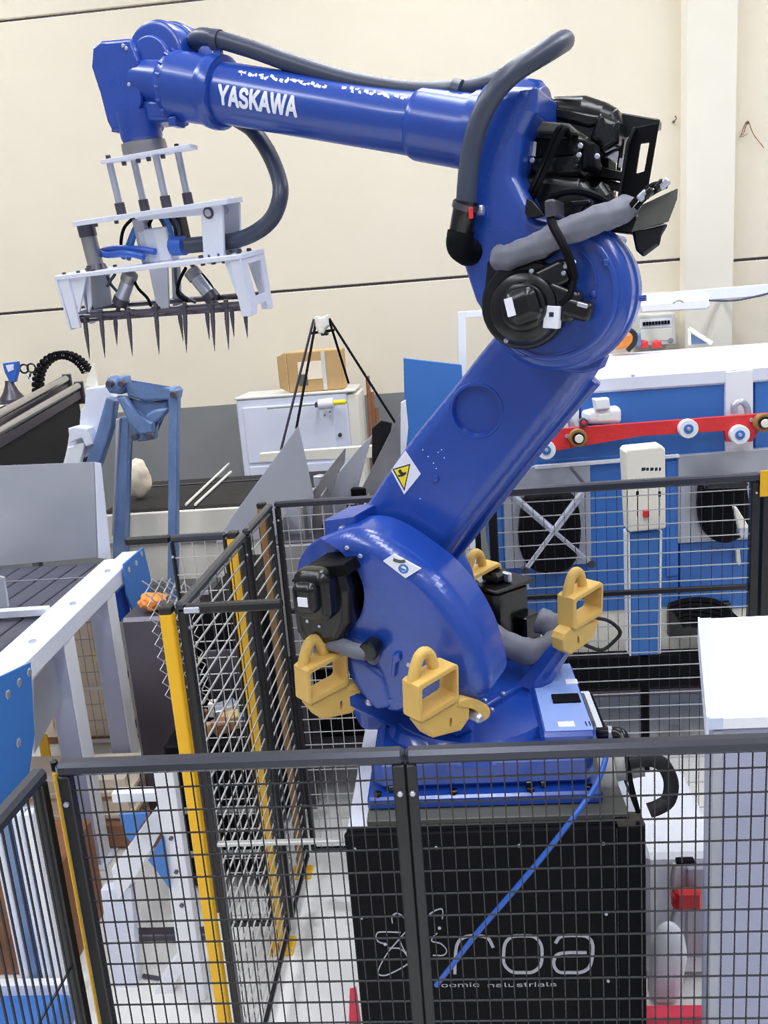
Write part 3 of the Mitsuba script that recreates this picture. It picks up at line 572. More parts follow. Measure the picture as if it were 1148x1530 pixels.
# ------------------------------------------------------------------ dress pack hose
hp = [(692, 350, .30), (696, 318, .325), (698, 280, .33), (703, 235, .33), (714, 188, .335), (734, 146, .335), (762, 113, .32), (798, 88, .28), (828, 69, .22), (843, 61, .12), (838, 66, .02), (800, 90, -.06), (750, 117, -.08), (705, 132, -.04), (660, 136, .0), (600, 134, .02), (520, 120, .03), (440, 96, .03), (380, 75, .03), (330, 60, .03), (308, 55, .01), (294, 58, -.03), (288, 74, -.09), (300, 120, -.15), (340, 168, -.14), (375, 192, -.12), (400, 226, -.09), (416, 264, -.05), (419, 292, -.02), (408, 324, -.01), (384, 346, -.012), (352, 359, -.015), (310, 364, -.015), (281, 367, -.015)]
add(R, 'dress_hose', tube(spline([A.W(*q) for q in hp], 9), .0275, 16), 'm_hose', 60, label='long dark slate coloured hose looping over the arm to the gripper')
kh = add(R, 'hose_fitting', tube(spline([A.W(698, 300, .33), A.W(694, 322, .325), A.W(689, 350, .31)]), .034, 16), 'm_black')
add(kh, 'elbow', tube(spline([A.W(689, 345, .31), A.W(687, 365, .31), A.W(697, 376, .28), A.W(706, 376, .25)]), .038, 14), 'm_black_matt')
add(kh, 'clamp_ring', tube(np.array([A.W(697, 303, .33), A.W(695, 312, .327)]), .037, 16), 'm_dark_steel')
add(kh, 'red_mark', boxn((703, 318), .35, .36, .012, .03, .002), 'm_red')
add(kh, 'clamp_bolt', cyl(A.W(708, 315, .29), A.W(723, 314, .29), .014, b=.003, k=10), 'm_alu')
for x, n, m in ((683, .0, 'm_hose'), (324, .03, 'm_blue')):
    c = A.W(x, 136 if x > 500 else 60, n); kk = add(R, 'hose_clamp', tube(np.array([c-ft*.014, c+ft*.014]), .033, 16), 'm_hose')
    add(kk, 'stand', bar(c-[0, 0, .02], c-[0, 0, .085], .02, .03, up=ft, c=.003), m)

# ------------------------------------------------------------------ slewing motor on the deck
sc = atZ(742, 975, ZD); yaw = 40
def dbx(c, s, b=.004, rot=yaw):
    m = bx((0, 0, 0), s, b, rot); m.apply_translation(c); return m
ks = add(R, 'slewing_motor', dbx(sc+[.02, .06, .14], (.19, .18, .28), .02), 'm_black')
add(ks, 'top_flange', dbx(sc+[.02, .06, .282], (.22, .21, .016), .005), 'm_black'); add(ks, 'top_cap', dbx(sc+[.015, .05, .310], (.09, .09, .045), .012), 'm_black')
add(ks, 'cap_clip', dbx(sc+[.055, .02, .312], (.02, .05, .04), .005), 'm_alu'); add(ks, 'front_ridge', dbx(sc+[-.02, -.02, .13], (.03, .012, .24), .004), 'm_black')
add(ks, 'connector', dbx(sc+[.13, .02, .08], (.09, .07, .15), .008), 'm_black')
add(ks, 'lid_plate', quad([atZ(676, 884, 1.72), atZ(733, 853, 1.76), atZ(742, 862, 1.76), atZ(690, 888, 1.72)], .006), 'm_alu', False, label='pale lid plate')
add(ks, 'side_plate', dbx(sc+[.10, .10, .26], (.04, .12, .05), .01), 'm_sheet')
add(ks, 'rear_block', dbx(sc+[-.12, .02, .12], (.12, .15, .22), .03), 'm_black')
add(R, 'cable_sheath', tube(spline([atZ(688, 898, 1.66), atZ(702, 920, 1.64), atZ(722, 940, 1.61), atZ(752, 960, 1.58), atZ(786, 973, 1.56), atZ(815, 970, 1.56), atZ(838, 954, 1.58)], 9), .05, 16, lambda i, t: 1+.05*np.sin(4*t+i*.3)+.04*np.sin(7*t-i*.25)+.03*math.sin(i*.9)), 'm_sheath', 50, label='thick wrinkled grey cable sheath on the deck')
add(R, 'sheath_clamp', tube(np.array([atZ(717, 932, 1.625), atZ(725, 941, 1.615)]), .056, 16), 'm_black')
add(R, 'cable_sheath', tube(spline([atZ(808, 928, 1.63), atZ(826, 935, 1.62), atZ(840, 950, 1.58), atZ(836, 972, 1.53)], 8), .05, 14, lambda i, t: 1+.09*np.sin(3*t+i*.8)), 'm_sheath', 50)
add(R, 'sheath_clamp', dbx(atZ(806, 975, 1.49)+[0, 0, .02], (.04, .06, .07), .006), 'm_black_matt'); add(R, 'sheath_clamp', dbx(atZ(832, 975, 1.5)+[0, 0, .02], (.05, .06, .08), .008), 'm_black')

# ------------------------------------------------------------------ yellow lifting brackets
b1 = np.array([.75, .66, 0]); b1 /= np.linalg.norm(b1); b2 = np.array([b1[1], -b1[0], 0])
zf = lambda X, Y: (590+X/7.653, 960+Y/7.653)
B = Frame(atZ(626, 1082, 1.555), b1, (0, 0, 1), b2)
bp = lambda pts, n=0.0: B.poly([zf(*q) for q in pts], n)
body = plate(bp([(268, 535), (300, 500), (670, 285), (706, 300), (716, 330), (718, 670), (700, 700), (315, 928), (280, 905)]), -.08, .0, .007, .004, .02)
body = cut(body, plate(bp([(312, 570), (335, 545), (650, 352), (676, 345), (684, 365), (686, 610), (668, 645), (345, 850), (318, 855)]), -.2, .1, 0, .004, .02))
low = plate(bp([(290, 930), (560, 760), (716, 680), (800, 690), (832, 740), (826, 880), (738, 1008), (440, 1086), (400, 1070)], -.012), -.07, -.012, .007, .004, .02)
low = cut(low, plate(bp([(612, 868), (632, 862), (638, 920), (626, 970), (606, 968)], -.012), -.2, .1, 0, .004, .02))
foot = plate(bp(curvy([(700, 690), (790, 652), (930, 675), (1042, 755), (1046, 850), (985, 905), (945, 905), (925, 830), (860, 755), (780, 760), (710, 760)], 3), -.01), -.06, -.008, .007, .004, .02)
arch = tube(spline(np.array([[*B.px(*zf(*q), -.045), -.045] for q in [(205, 500), (232, 350), (275, 215), (335, 160), (392, 190), (425, 290), (450, 380)]])), .0185, 12)
brk = join(body, low, foot, arch)
pinm = lathe(np.array([*B.px(*zf(882, 850), -.02), -.05]), (0, 0, 1), [(0, .016), (.05, .016), (.06, .010)], 16)
def P3(x, y, z): return atZ(x, y, z)
brkm = join(body, TM((low.vertices*[-1, 1, 1]+[2*B.px(*zf(500, 600), 0)[0], 0, 0]), low.faces[:, ::-1]), arch)
pinx = 2*B.px(*zf(500, 600), 0)[0]
for nb, (x, y, z) in enumerate(((626, 1082, 1.63), (460, 1055, 1.62), (857, 943, 1.68), (706, 906, 1.68))):
    mir = nb == 2
    f = Frame(atZ(x, y, z), b1, (0, 0, 1), b2); k = add(R, 'lifting_bracket', f.tf(brkm if mir else brk), 'm_yellow_cast', 35, label='cast yellow lifting bracket with an eye on top')
    if not mir: add(k, 'bolt', f.tf(pinm), 'm_alu')
    e = f.at(.05 if mir else .15, -.05 if mir else -.02, -.06 if mir else -.04)
    t = np.array([.03+.6*(e[0]-.03), 2.95+.55*(e[1]-2.95), 1.43])
    add(R, 'bracket_arm', hull(np.vstack([bx(e, (.05, .05, .05), .01, 41).vertices, bx(t, (.08, .08, .06), .01, 41).vertices])), 'm_blue')

# ------------------------------------------------------------------ cables at the base
add(R, 'cable', tube(spline([atY(868, 960, 3.45), atY(880, 966, 3.48), atY(900, 971, 3.5), atY(918, 958, 3.5), atY(927, 944, 3.5), atY(912, 929, 3.5), atY(892, 924, 3.48), atY(880, 930, 3.45)]), .008, 8), 'm_rubber')
add(R, 'air_hose', tube(spline([atY(907, 1118, 2.42), atY(903, 1142, 2.38), atY(888, 1178, 2.33), atY(852, 1228, 2.29), atY(808, 1284, 2.28), atY(762, 1338, 2.28), atY(715, 1392, 2.285), atY(676, 1442, 2.29), atY(652, 1472, 2.31)]), .0085, 10), 'm_bluehose', label='thin bright blue air hose')
add(R, 'base_connector', lathe(atY(895, 1150, 2.5), (1, -.1, .1), [(0, .055), (.03, .06), (.05, .06), (.055, .04), (.10, .034), (.14, .03)], 24), 'm_grey')
add(R, 'base_conduit', tube(spline([atY(940, 1138, 2.46), atY(965, 1134, 2.46), atY(990, 1142, 2.46), atY(1003, 1168, 2.46), atY(999, 1195, 2.45), atY(984, 1206, 2.44), atY(970, 1211, 2.44)]), .023, 14), 'm_rubber', label='black corrugated conduit')
add(R, 'base_cable', tube(spline([atY(936, 1120, 2.46), atY(942, 1165, 2.44), atY(949, 1195, 2.42), atY(954, 1213, 2.43)]), .008, 8), 'm_black_matt')
add(R, 'base_plug', tube(spline([atY(894, 1096, 2.62), atY(912, 1095, 2.60), atY(928, 1097, 2.58), atY(934, 1110, 2.56)]), .02, 12), 'm_black')
add(R, 'base_plug', tube(np.array([atY(908, 1095, 2.60), atY(914, 1095, 2.60)]), .024, 12), 'm_alu')

# ------------------------------------------------------------------ needle gripper
N = thing('needle_gripper', 'white plate gripper with steel needles hanging from the robot wrist', 'gripper')
def gp(name, pts, n0, n1, m, bev=.002, r=.002, nt=None, parent=N, holes=(), label=None):
    g = plate(G.poly(pts, n1 if nt is None else nt), n0, n1, bev, r, .03)
    if holes: g = cut(g, *[plate(G.poly(hh, n1 if nt is None else nt), n0-.1, n1+.1, 0, .002, .02) for hh in holes])
    return add(parent, name, G.tf(g), m, 30, label)
def gflat(name, fl, fr, bl, br, th, m, nf, nb, parent=N, r=.008):
    """horizontal plate: front corners at depth nf, back corners at depth nb, height read at the front edge"""
    u0, w0 = G.px(*fl, nf); u1, w1 = G.px(*fr, nf); w = (w0+w1)/2
    ub0, ub1 = (u0 if bl is None else bl), (u1 if br is None else br)
    f = Frame(G.o, G.u, -G.n, G.w)
    g = plate([(u0, -nf), (u1, -nf), (ub1, -nb), (ub0, -nb)], w-th, w, .002, r, .05)
    return add(parent, name, f.tf(g), m, 30), w, u0, u1
kt, wt, tu0, tu1 = gflat('top_plate', (147, 236), (285, 218), G.px(147, 236, .085)[0]+.03, G.px(285, 218, .085)[0]-.07, .014, 'm_white_frame', .085, -.06)
k2, wm, mu0, mu1 = gflat('middle_plate', (103, 327), (340, 302), G.px(103, 327, .12)[0]+.10, G.px(340, 302, .12)[0]-.03, .018, 'm_white_frame', .12, -.03)
k3, wb, bu0, bu1 = gflat('base_plate', (77, 405), (362, 389), None, None, .016, 'm_white_frame', .14, -.02)
for x, n in ((169, .06), (240, .06), (206, -.01), (274, -.01)):
    u = G.px(x, 265, n)[0]
    rod = add(N, 'rod', cyl(G.at(u, wm, n), G.at(u, wt-.005, n), .0125, k=16), 'm_alu')
    add(rod, 'collar', cyl(G.at(u, wm-.001, n), G.at(u, wm+.04, n), .018, b=.002, k=16), 'm_dark_steel')
    (add(rod, 'top_bolt', bolt(G.at(u, wt, n), G.w, .009, .014), 'm_dark_steel') if abs(u) > .1 else None)
for x in (190, 212, 228, 250):
    add(kt, 'bolt', bolt(G.at(G.px(x, 240, .0)[0], wt-.014, .02), -G.w, .009, .014), 'm_dark_steel')
for x, n in ((118, .08), (143, .08), (175, .05), (235, .0)): add(k2, 'bolt', bolt(G.at(G.px(x, 335, n)[0], wm-.018, n), -G.w, .008, .012), 'm_dark_steel')
u = G.px(134, 360, .06)[0]
kc = add(N, 'support_column', cyl(G.at(u, wb, .06), G.at(u, wm-.018, .06), .030, k=20), 'm_steel'); add(kc, 'foot', cyl(G.at(u, wb, .06), G.at(u, wb+.02, .06), .042, .034, k=20), 'm_dark_steel')
add(kc, 'cap', cyl(G.at(u, wm-.06, .06), G.at(u, wm-.018, .06), .033, k=20), 'm_dark_steel')
# cheek plates at the right with a pin through them
cc = gp('cheek_plate', [(300, 322), (304, 303), (318, 297), (332, 306), (335, 392), (305, 396)], .085, .097, 'm_white_frame', .002, .02)
add(N, 'cheek_plate', G.tf(plate(G.poly([(300, 322), (304, 303), (318, 297), (332, 306), (335, 392), (305, 396)], .097), -.025, -.013, .002, .02, .03)), 'm_white_frame')
gp('cheek_arm', [(205, 330), (205, 318), (300, 307), (306, 318), (300, 322)], .085, .097, 'm_white_frame', .002, .002)
pu, pw = G.px(312, 318, .097)
pin = add(N, 'hinge_pin', cyl(G.at(pu, pw, -.04), G.at(pu, pw, .105), .013, b=.002, k=18), 'm_alu'); add(pin, 'washer', cyl(G.at(pu, pw, .096), G.at(pu, pw, .1005), .02, k=20), 'm_dark_steel')
# end frames under the base plate
for nm, (x0, x1, gx, yt, yb), n in (('left', (82, 104, 126, 408, 492), .13), ('left', (82, 104, 126, 408, 492), -.01), ('right', (374, 356, 334, 391, 473), .13), ('right', (374, 356, 334, 391, 473), -.01)):
    q0, q1, q2, q3 = G.px(x0, yt, .13), G.px(x1, yt, .13), G.px(gx, yt, .13), G.px((x0+x1)/2, yb, .13)
    top = wb-.016; bot = q3[1]; u0, u1, u2 = q0[0], q1[0], q2[0]
    if nm == 'right': u0, u1, u2 = bu1-.005, bu1-.055, u2
    else: u0, u1 = bu0+.012, bu0+.065
    add(N, 'end_leg', G.tf(plate([(u0, top), (u1, top), (u1-(u1-u0)*.1, bot), (u0+(u1-u0)*.1, bot)], n-.008, n+.004, .002, .002, .05)), 'm_white_frame')
    add(N, 'gusset', G.tf(plate([(u1, top), (u2, top), (u1, top-(top-bot)*.72)], n-.012, n-.004, .001, .002, .05)), 'm_white_frame')
f2 = Frame(G.o, -G.n, G.w, G.u)
q = G.px(365, 472, .13)[1]
for uu in (bu1-.012, bu0+.004):
    g = plate([(-.14, wb-.016), (.02, wb-.016), (.015, q), (-.02, q), (-.03, q+.03), (-.09, q+.03), (-.10, q), (-.135, q)], uu, uu+.008, .002, .004, .05)
    g = cut(g, plate([(-.105, wb-.035), (-.015, wb-.035), (-.02, q+.06), (-.09, q+.06)], uu-.1, uu+.1, 0, .004, .05))
    add(N, 'end_frame', f2.tf(g), 'm_white_frame')
for i in range(6): add(k3, 'bolt', bolt(G.at(bu0+.03+.035*i, wb, .11-.09*(i % 2)), G.w, .008, .008), 'm_dark_steel')
for i in range(10): add(k3, 'bolt', bolt(G.at(bu1-.04-.04*(i//2), wb, .09-.07*(i % 2)), G.w, .009, .010), 'm_dark_steel')
for i in range(4): add(k3, 'bolt', bolt(G.at(bu1-.10-.045*i, wb-.016, .10), -G.w, .009, .010), 'm_dark_steel')
# vertical guide plates
gp('guide_plate', [(222, 402), (250, 400), (252, 461), (235, 464)], .02, .03, 'm_white_frame')
gp('guide_plate', [(126, 408), (160, 406), (166, 456), (140, 462)], -.0, .01, 'm_sheet')
gp('guide_plate', [(256, 400), (268, 399), (270, 455), (258, 458)], -.01, .0, 'm_sheet')
gp('guide_plate', [(126, 408), (133, 408), (136, 456), (132, 470)], .09, .10, 'm_white_frame')
# needle bars, needles and clamps
ny = lambda x, y0=474, y1=456: y0+(y1-y0)*(x-108)/(362-108)
for n, dy, r in ((.10, 0, .0085), (.06, 8, .007), (.02, 2, .0085), (-.01, -6, .007), (.04, 8, .0075), (.0, -8, .0075)):
    a, b = G.px(108, 474+dy, .10), G.px(362, 456+dy, .10)
    add(N, 'needle_bar', cyl(G.at(a[0], a[1], n), G.at(b[0], b[1], n), r, k=10), 'm_dark_steel')
front = [(127, 478, 134, 537), (151, 472, 157, 535), (192, 468, 198, 532), (233, 462, 238, 530), (276, 460, 279, 527), (317, 458, 321, 525), (338, 456, 342, 523)]
back = [(172, 472, 175, 517), (268, 465, 274, 510), (309, 462, 313, 508), (346, 460, 350, 504), (366, 462, 370, 505)]
for row, n in ((front, .10), (back, -.0)):
    for x0, y0, x1, y1 in row:
        a, b = G.at(*G.px(x0, y0, n), n), G.at(*G.px(x1, y1, n), n); d = b-a; L = np.linalg.norm(d)
        nd = add(N, 'needle', lathe(a-d/L*.02, d, [(0, .0085), (L*.45, .0085), (L*.8, .005), (L+.02, .0008)], 12), 'm_dark_steel')
        add(nd, 'clamp', bx(a, (.026, .03, .022), .004, -20), 'm_dark_steel')
# cylinders, valves, hoses
for (x0, y0, x1, y1) in ((194, 412, 180, 452), (288, 408, 318, 446)):
    a, b = G.at(*G.px(x0, y0, .03), .03), G.at(*G.px(x1, y1, .03), .03)
    cy = add(N, 'air_cylinder', cyl(a, b, .026, b=.004, k=18), 'm_alu'); add(cy, 'end_cap', cyl(b-(b-a)*.2, b+(b-a)*.06, .031, b=.003, k=18), 'm_dark_steel'); add(cy, 'rod', cyl(b, b+(b-a)*.5, .008, k=10), 'm_dark_steel'); add(cy, 'head', cyl(a-(b-a)*.1, a+(b-a)*.2, .030, b=.003, k=18), 'm_steel')
for c, s, m in (((228, 368), (.085, .12), 'm_white_frame'), ((248, 368), (.06, .12), 'm_white'), ((214, 348), (.05, .16), 'm_sheet')):
    u, w = G.px(*c, .03); add(N, 'valve_block', G.tf(plate([(u-s[0]/2, wb), (u+s[0]/2, wb), (u+s[0]/2, wb+s[1]), (u-s[0]/2, wb+s[1])], -.0, .05, .006, .006)), m)
u, w = G.px(265, 352, -.06); add(N, 'control_box', G.tf(plate([(u-.045, w-.04), (u+.04, w-.04), (u+.04, w+.07), (u-.045, w+.07)], -.09, -.04, .006, .004)), 'm_black')
u, w = G.px(262, 366, -.04); add(N, 'plug_bank', G.tf(plate([(u-.05, w-.03), (u+.03, w-.03), (u+.03, w+.02), (u-.05, w+.02)], -.05, -.01, .006, .004)), 'm_black_matt')
for i, pts in enumerate(([(200, 325), (186, 340), (181, 360), (182, 378)], [(212, 322), (200, 345), (192, 365), (184, 386)], [(214, 322), (203, 345), (196, 368), (192, 388)], [(236, 322), (244, 335), (250, 350), (254, 364)], [(244, 321), (252, 335), (257, 350), (260, 362)], [(254, 320), (263, 332), (268, 345), (268, 356)], [(228, 324), (222, 338), (220, 350), (222, 362)], [(262, 400), (264, 425), (272, 440), (292, 452)], [(278, 400), (268, 420), (266, 440), (280, 450)], [(160, 412), (166, 425), (178, 440), (190, 466)], [(196, 410), (206, 430), (220, 445), (226, 458)], [(172, 410), (166, 418), (163, 424), (160, 428)], [(300, 408), (312, 422), (320, 436), (322, 452)])):
    add(N, 'air_line', tube(spline([G.at(*G.px(x, y, .02+.01*(i % 3)), .02+.01*(i % 3)) for x, y in pts]), .006 if i not in (1, 2, 4) else .009, 8), 'm_blue_plate' if i in (1, 2, 4) else 'm_hose' if i % 2 else 'm_black_matt')
add(N, 'coiled_hose', tube(spline([G.at(*G.px(x, y, n), n) for x, y, n in ((232, 376, .06), (205, 372, .06), (175, 371, .04), (152, 376, .02), (160, 381, .05), (190, 379, .08), (215, 384, .08))]), .012, 10), 'm_bluehose')
add(N, 'hose_end', tube(np.array([G.at(*G.px(258, 368, .04), .04), G.at(*G.px(276, 367, .04), .04)]), .034, 14), 'm_bluehose')
# ------------------------------------------------------------------ surroundings: helpers
def FB(Y): return Frame((0, Y, 0), (1, 0, 0), (0, 0, 1), (0, -1, 0))
def flat(parent, name, pts, Y, th, m, bev=.004, r=.004, holes=(), label=None, smooth=30):
    """an upright piece facing the viewer: its front face at distance Y, th deep"""
    f = FB(Y); g = plate(f.poly(pts), -th, 0, min(bev, th*.45), r, .06)
    if holes: g = cut(g, *[plate(f.poly(hh), -th-.1, .1, 0, .003, .05) for hh in holes])
    return add(parent, name, f.tf(g), m, smooth, label)
def blk(pts, Y, th, bev=.005, r=.003):
    f = FB(Y); return f.tf(plate(f.poly(pts), -th, 0, min(bev, th*.45), r, .06))
def pipe(pts, Y, r, k=10, smooth=True):
    q = [atY(*p[:2], p[2] if len(p) > 2 else Y) for p in pts]; return tube(spline(q) if smooth and len(q) > 2 else np.array(q), r, k)
def discY(x, y, Y, r, th, b=.004, k=28):
    q = atY(x, y, Y); return cyl(q+[0, th, 0], q, r, b=b, k=k)

# ------------------------------------------------------------------ big blue machine behind the cell on the right
YM = 5.0
M = thing('packing_machine', 'large blue and white machine with a red roller bar behind the back fence', 'machine')
zt = atY(1000, 556, YM)[2]; xl = atY(735, 600, YM)[0]
add(M, 'top_cover', bb(xl+.02, 2.15, YM-.02, YM+1.9, zt-.09, zt, .012), 'm_white_frame'); add(M, 'top_cover', bb(2.16, 3.9, YM-.02, YM+1.9, zt-.09, zt, .012), 'm_white_frame')
xs = atY(945, 545, YM)[0]; add(M, 'cover_seam', bb(xs-.01, xs+.01, YM-.022, YM+1.9, zt-.004, zt+.004, .001), 'm_offwhite')
add(M, 'cabinet_body', bb(xl, 3.9, YM+.1, YM+1.85, .95, zt-.09, .01), 'm_blue_machine')
flat(M, 'blue_panel', [(868, 578), (1083, 556), (1083, 636), (868, 650)], YM, .09, 'm_blue_machine', label='bright blue panel above the red bar')
flat(M, 'white_panel', [(722, 590), (866, 578), (866, 650), (722, 690)], YM, .09, 'm_white', label='pale panel left of the blue panel')
flat(M, 'white_post', [(1085, 556), (1126, 552), (1126, 700), (1085, 700)], YM-.03, .12, 'm_white', label='white post with a hook handle')
flat(M, 'blue_panel', [(1129, 553), (1230, 545), (1230, 700), (1129, 700)], YM, .09, 'm_blue_machine')
flat(M, 'blue_panel', [(722, 652), (1084, 638), (1084, 684), (722, 700)], YM-.01, .09, 'm_blue_machine')
flat(M, 'lower_panel', [(740, 692), (1014, 674), (1014, 905), (740, 925)], YM-.015, .10, 'm_blue_machine')
flat(M, 'lower_panel', [(1016, 812), (1230, 800), (1230, 905), (1016, 912)], YM-.012, .10, 'm_blue_machine')
flat(M, 'steel_panel', [(1014, 681), (1230, 664), (1230, 800), (1014, 812)], YM-.05, .12, 'm_sheet', label='grey sheet panel')
flat(M, 'steel_panel', [(752, 700), (882, 692), (884, 842), (756, 850)], YM-.05, .12, 'm_sheet', label='grey sheet panel behind the crossed struts')
flat(M, 'blue_stripe', [(996, 690), (1014, 688), (1014, 860), (996, 862)], YM-.03, .05, 'm_blue_machine')
flat(M, 'skirt', [(740, 915), (1230, 895), (1230, 1010), (740, 1030)], YM+.0, .4, 'm_offwhite')
flat(M, 'base_rail', [(700, 990), (1230, 972), (1230, 1018), (700, 1036)], YM-.1, .25, 'm_black_matt', label='dark base rail')
flat(M, 'base_rail', [(700, 1040), (1230, 1020), (1230, 1030), (700, 1050)], YM+.05, .3, 'm_dark_steel')
flat(M, 'white_strip', [(800, 696), (1016, 679), (1016, 684), (800, 702)], YM-.06, .03, 'm_white')
for x in (845, 1108):
    y = 633 if x < 900 else 610
    add(M, 'hook_handle', pipe([(x-10, y+8), (x-10, y-4), (x, y-10), (x+8, y-2), (x+10, y+10)], YM-.10, .018, 10), 'm_alu')
rb = flat(M, 'red_bar', [(803, 643), (858, 639), (1152, 617), (1152, 640), (1130, 642), (1125, 660), (1086, 660), (1083, 644), (905, 655), (862, 654), (845, 657), (843, 672), (804, 676)], YM-.14, .03, 'm_red', .003, .002, label='red bar carrying white rollers')
for x, y in ((817, 673), (1030, 641), (1107, 650)):
    w = add(rb, 'roller', discY(x, y, YM-.19, .053, .05), 'm_white'); 
    add(M, 'roller_hub', discY(x, y, YM-.20, .026, .03), 'm_blue_machine'); add(M, 'roller_bolt', discY(x, y, YM-.21, .011, .02), 'm_alu')
for x, y in ((865, 655), (1144, 632)):
    add(rb, 'gold_roller', discY(x, y, YM-.21, .050, .06), 'm_gold'); add(M, 'roller_hub', discY(x, y, YM-.225, .034, .03), 'm_black'); add(M, 'roller_bolt', discY(x+1, y+1, YM-.235, .024, .03), 'm_offwhite')
for x, y in ((848, 652), (1124, 628)): add(M, 'bar_screw', discY(x, y, YM-.15, .012, .02, .002, 12), 'm_alu')
mo = add(M, 'motor', join(blk([(873, 616), (890, 612), (926, 608), (930, 614), (930, 630), (925, 635), (880, 634), (873, 630)], YM-.10, .12, .03, .02)), 'm_white', label='white motor with a square terminal box')
add(mo, 'terminal_box', blk([(888, 597), (911, 595), (913, 611), (891, 613)], YM-.13, .09, .01), 'm_white'); add(mo, 'name_plate', blk([(895, 620), (912, 618), (912, 628), (895, 629)], YM-.225, .006, .001), 'm_offwhite')
add(mo, 'flange', discY(873, 632, YM-.16, .025, .05), 'm_dark_steel'); add(mo, 'shaft', discY(873, 632, YM-.17, .013, .03), 'm_red')
for c, n in (((824, 797), 'left'), ((1084, 766), 'right')):
    L = n == 'left'; x, y = c
    pts = [(x-40, y-48), (x-20, y-60), (x+22, y-60), (x+40, y-46), (x+46, y), (x+38, y+42), (x+18, y+60), (x-20, y+60), (x-42, y+38), (x-48, y)] if L else [(x-34, y-40), (x-18, y-48), (x+20, y-48), (x+36, y-36), (x+38, y+20), (x+24, y+40), (x, y+48), (x-24, y+36), (x-36, y+8)]
    hb = flat(M, 'motor_cover', curvy(pts, 3), YM-.17, .12, 'm_black_matt', .04, .0, label='black rounded cover')
    if not L:
        add(hb, 'brim', blk([(x-30, y-40), (x-14, y-52), (x+26, y-52), (x+36, y-42), (x+32, y-36), (x-28, y-34)], YM-.25, .05, .012), 'm_black')
        add(M, 'bright_fitting', join(blk([(1097, 758), (1102, 758), (1122, 790), (1120, 798), (1106, 797)], YM-.30, .04, .01)), 'm_offwhite'); add(M, 'bright_fitting', discY(1113, 796, YM-.32, .03, .05), 'm_alu')
add(M, 'hanging_strap', blk([(1100, 822), (1106, 821), (1108, 840), (1105, 846), (1101, 840)], YM-.06, .02, .004), 'm_offwhite')
add(M, 'black_cable_bundle', cat([pipe([(1000+i*4, 905+i*6), (1030, 897+i*7), (1070, 900+i*8), (1100, 925+i*4)], YM-.16-.01*i, .018, 8) for i in range(6)]), 'm_black_matt')
add(M, 'black_tray', blk([(1000, 908), (1092, 900), (1104, 945), (1000, 952)], YM-.05, .12, .01), 'm_black')
for i in range(6): add(M, 'floor_block', blk([(905+i*24, 945), (922+i*24, 944), (922+i*24, 985), (905+i*24, 986)], YM+.02, .06), 'm_offwhite' if i % 2 else 'm_beige')
# crossed struts in front of it
for p0, p1, n in (((757, 733), (884, 842), 'crossed gas strut falling to the right in front of the grey panel'), ((877, 728), (785, 852), 'crossed gas strut rising to the right in front of the grey panel')):
    k = thing('gas_strut', n, 'gas strut'); a, b = atY(*p0, 4.45 if p0[0] < 800 else 4.40), atY(*p1, 4.45 if p0[0] < 800 else 4.40)
    for e_ in (a,): add(k, 'mount', bar(e_, [e_[0], YM-.052, e_[2]], .014, .014), 'm_dark_steel')
    add(k, 'tube', cyl(a, a+(b-a)*.55, .020, b=.003, k=14), 'm_alu'); add(k, 'rod', cyl(a+(b-a)*.55, b, .013, k=12), 'm_alu'); add(k, 'end_eye', cyl(b-[0, .02, 0], b+[0, .02, 0], .022, b=.003, k=14), 'm_dark_steel'); add(k, 'end_eye', cyl(a-[0, .02, 0], a+[0, .02, 0], .022, b=.003, k=14), 'm_dark_steel')
# white switch box on a light blue column
YS = 4.25
k = thing('switch_box', 'white switch box with a red button on a light blue column behind the fence', 'switch box')
add(k, 'box', blk([(934, 676), (938, 671), (990, 666), (995, 671), (996, 790), (940, 796)], YS, .14, .012, .012), 'm_offwhite')
add(k, 'red_button', blk([(962, 763), (971, 762), (971, 773), (962, 774)], YS-.02, .03, .006, .006), 'm_red')
for i, (x, w) in enumerate(((959, 6), (966, 4), (972, 5), (979, 4), (985, 3))): add(k, 'printed_mark', blk([(x, 699), (x+w, 698.5), (x+w, 703), (x, 704)], YS-.001, .003, .0005), 'm_ink', False)
for x in (951, 984): add(k, 'slot', blk([(x, 734), (x+4, 734), (x+4, 742), (x, 742)], YS-.001, .004, .001), 'm_black_matt'); add(k, 'cable_line', blk([(x+1, 742), (x+3, 742), (x+3, 772), (x+1, 772)], YS-.001, .006, .002), 'm_brown' if x < 960 else 'm_grey')
add(k, 'column', blk([(942, 798), (986, 794), (984, 978), (944, 980)], YS+.05, .10), 'm_blue_plate'); 
add(k, 'column_edge', blk([(938, 798), (942, 797), (944, 980), (941, 981)], YS+.04, .11), 'm_white'); add(k, 'column_edge', blk([(986, 794), (990, 793), (988, 977), (984, 978)], YS+.04, .11), 'm_white')
q = atY(964, 979, YS+.1); add(k, 'column_foot', bb(q[0]-.02, q[0]+.02, YS+.09, YS+.13, 0, q[2], .004), 'm_black_matt')
k = thing('support_stand', 'slim white post behind the robot arm, left of the crossed struts', 'post'); add(k, 'upright', blk([(702, 760), (714, 758), (712, 870), (700, 870)], 4.5, .07), 'm_white'); q = atY(706, 868, 4.5); add(k, 'foot', bb(q[0]-.04, q[0]+.04, 4.48, 4.59, 0, q[2]+.02, .004), 'm_white')
single('dark_cabinet', bb(-.40, .0, 5.5, 6.0, 0, 1.42, .02), 'm_black_matt', 'dark cabinet behind the back fence, seen under the lower arm', 'cabinet')
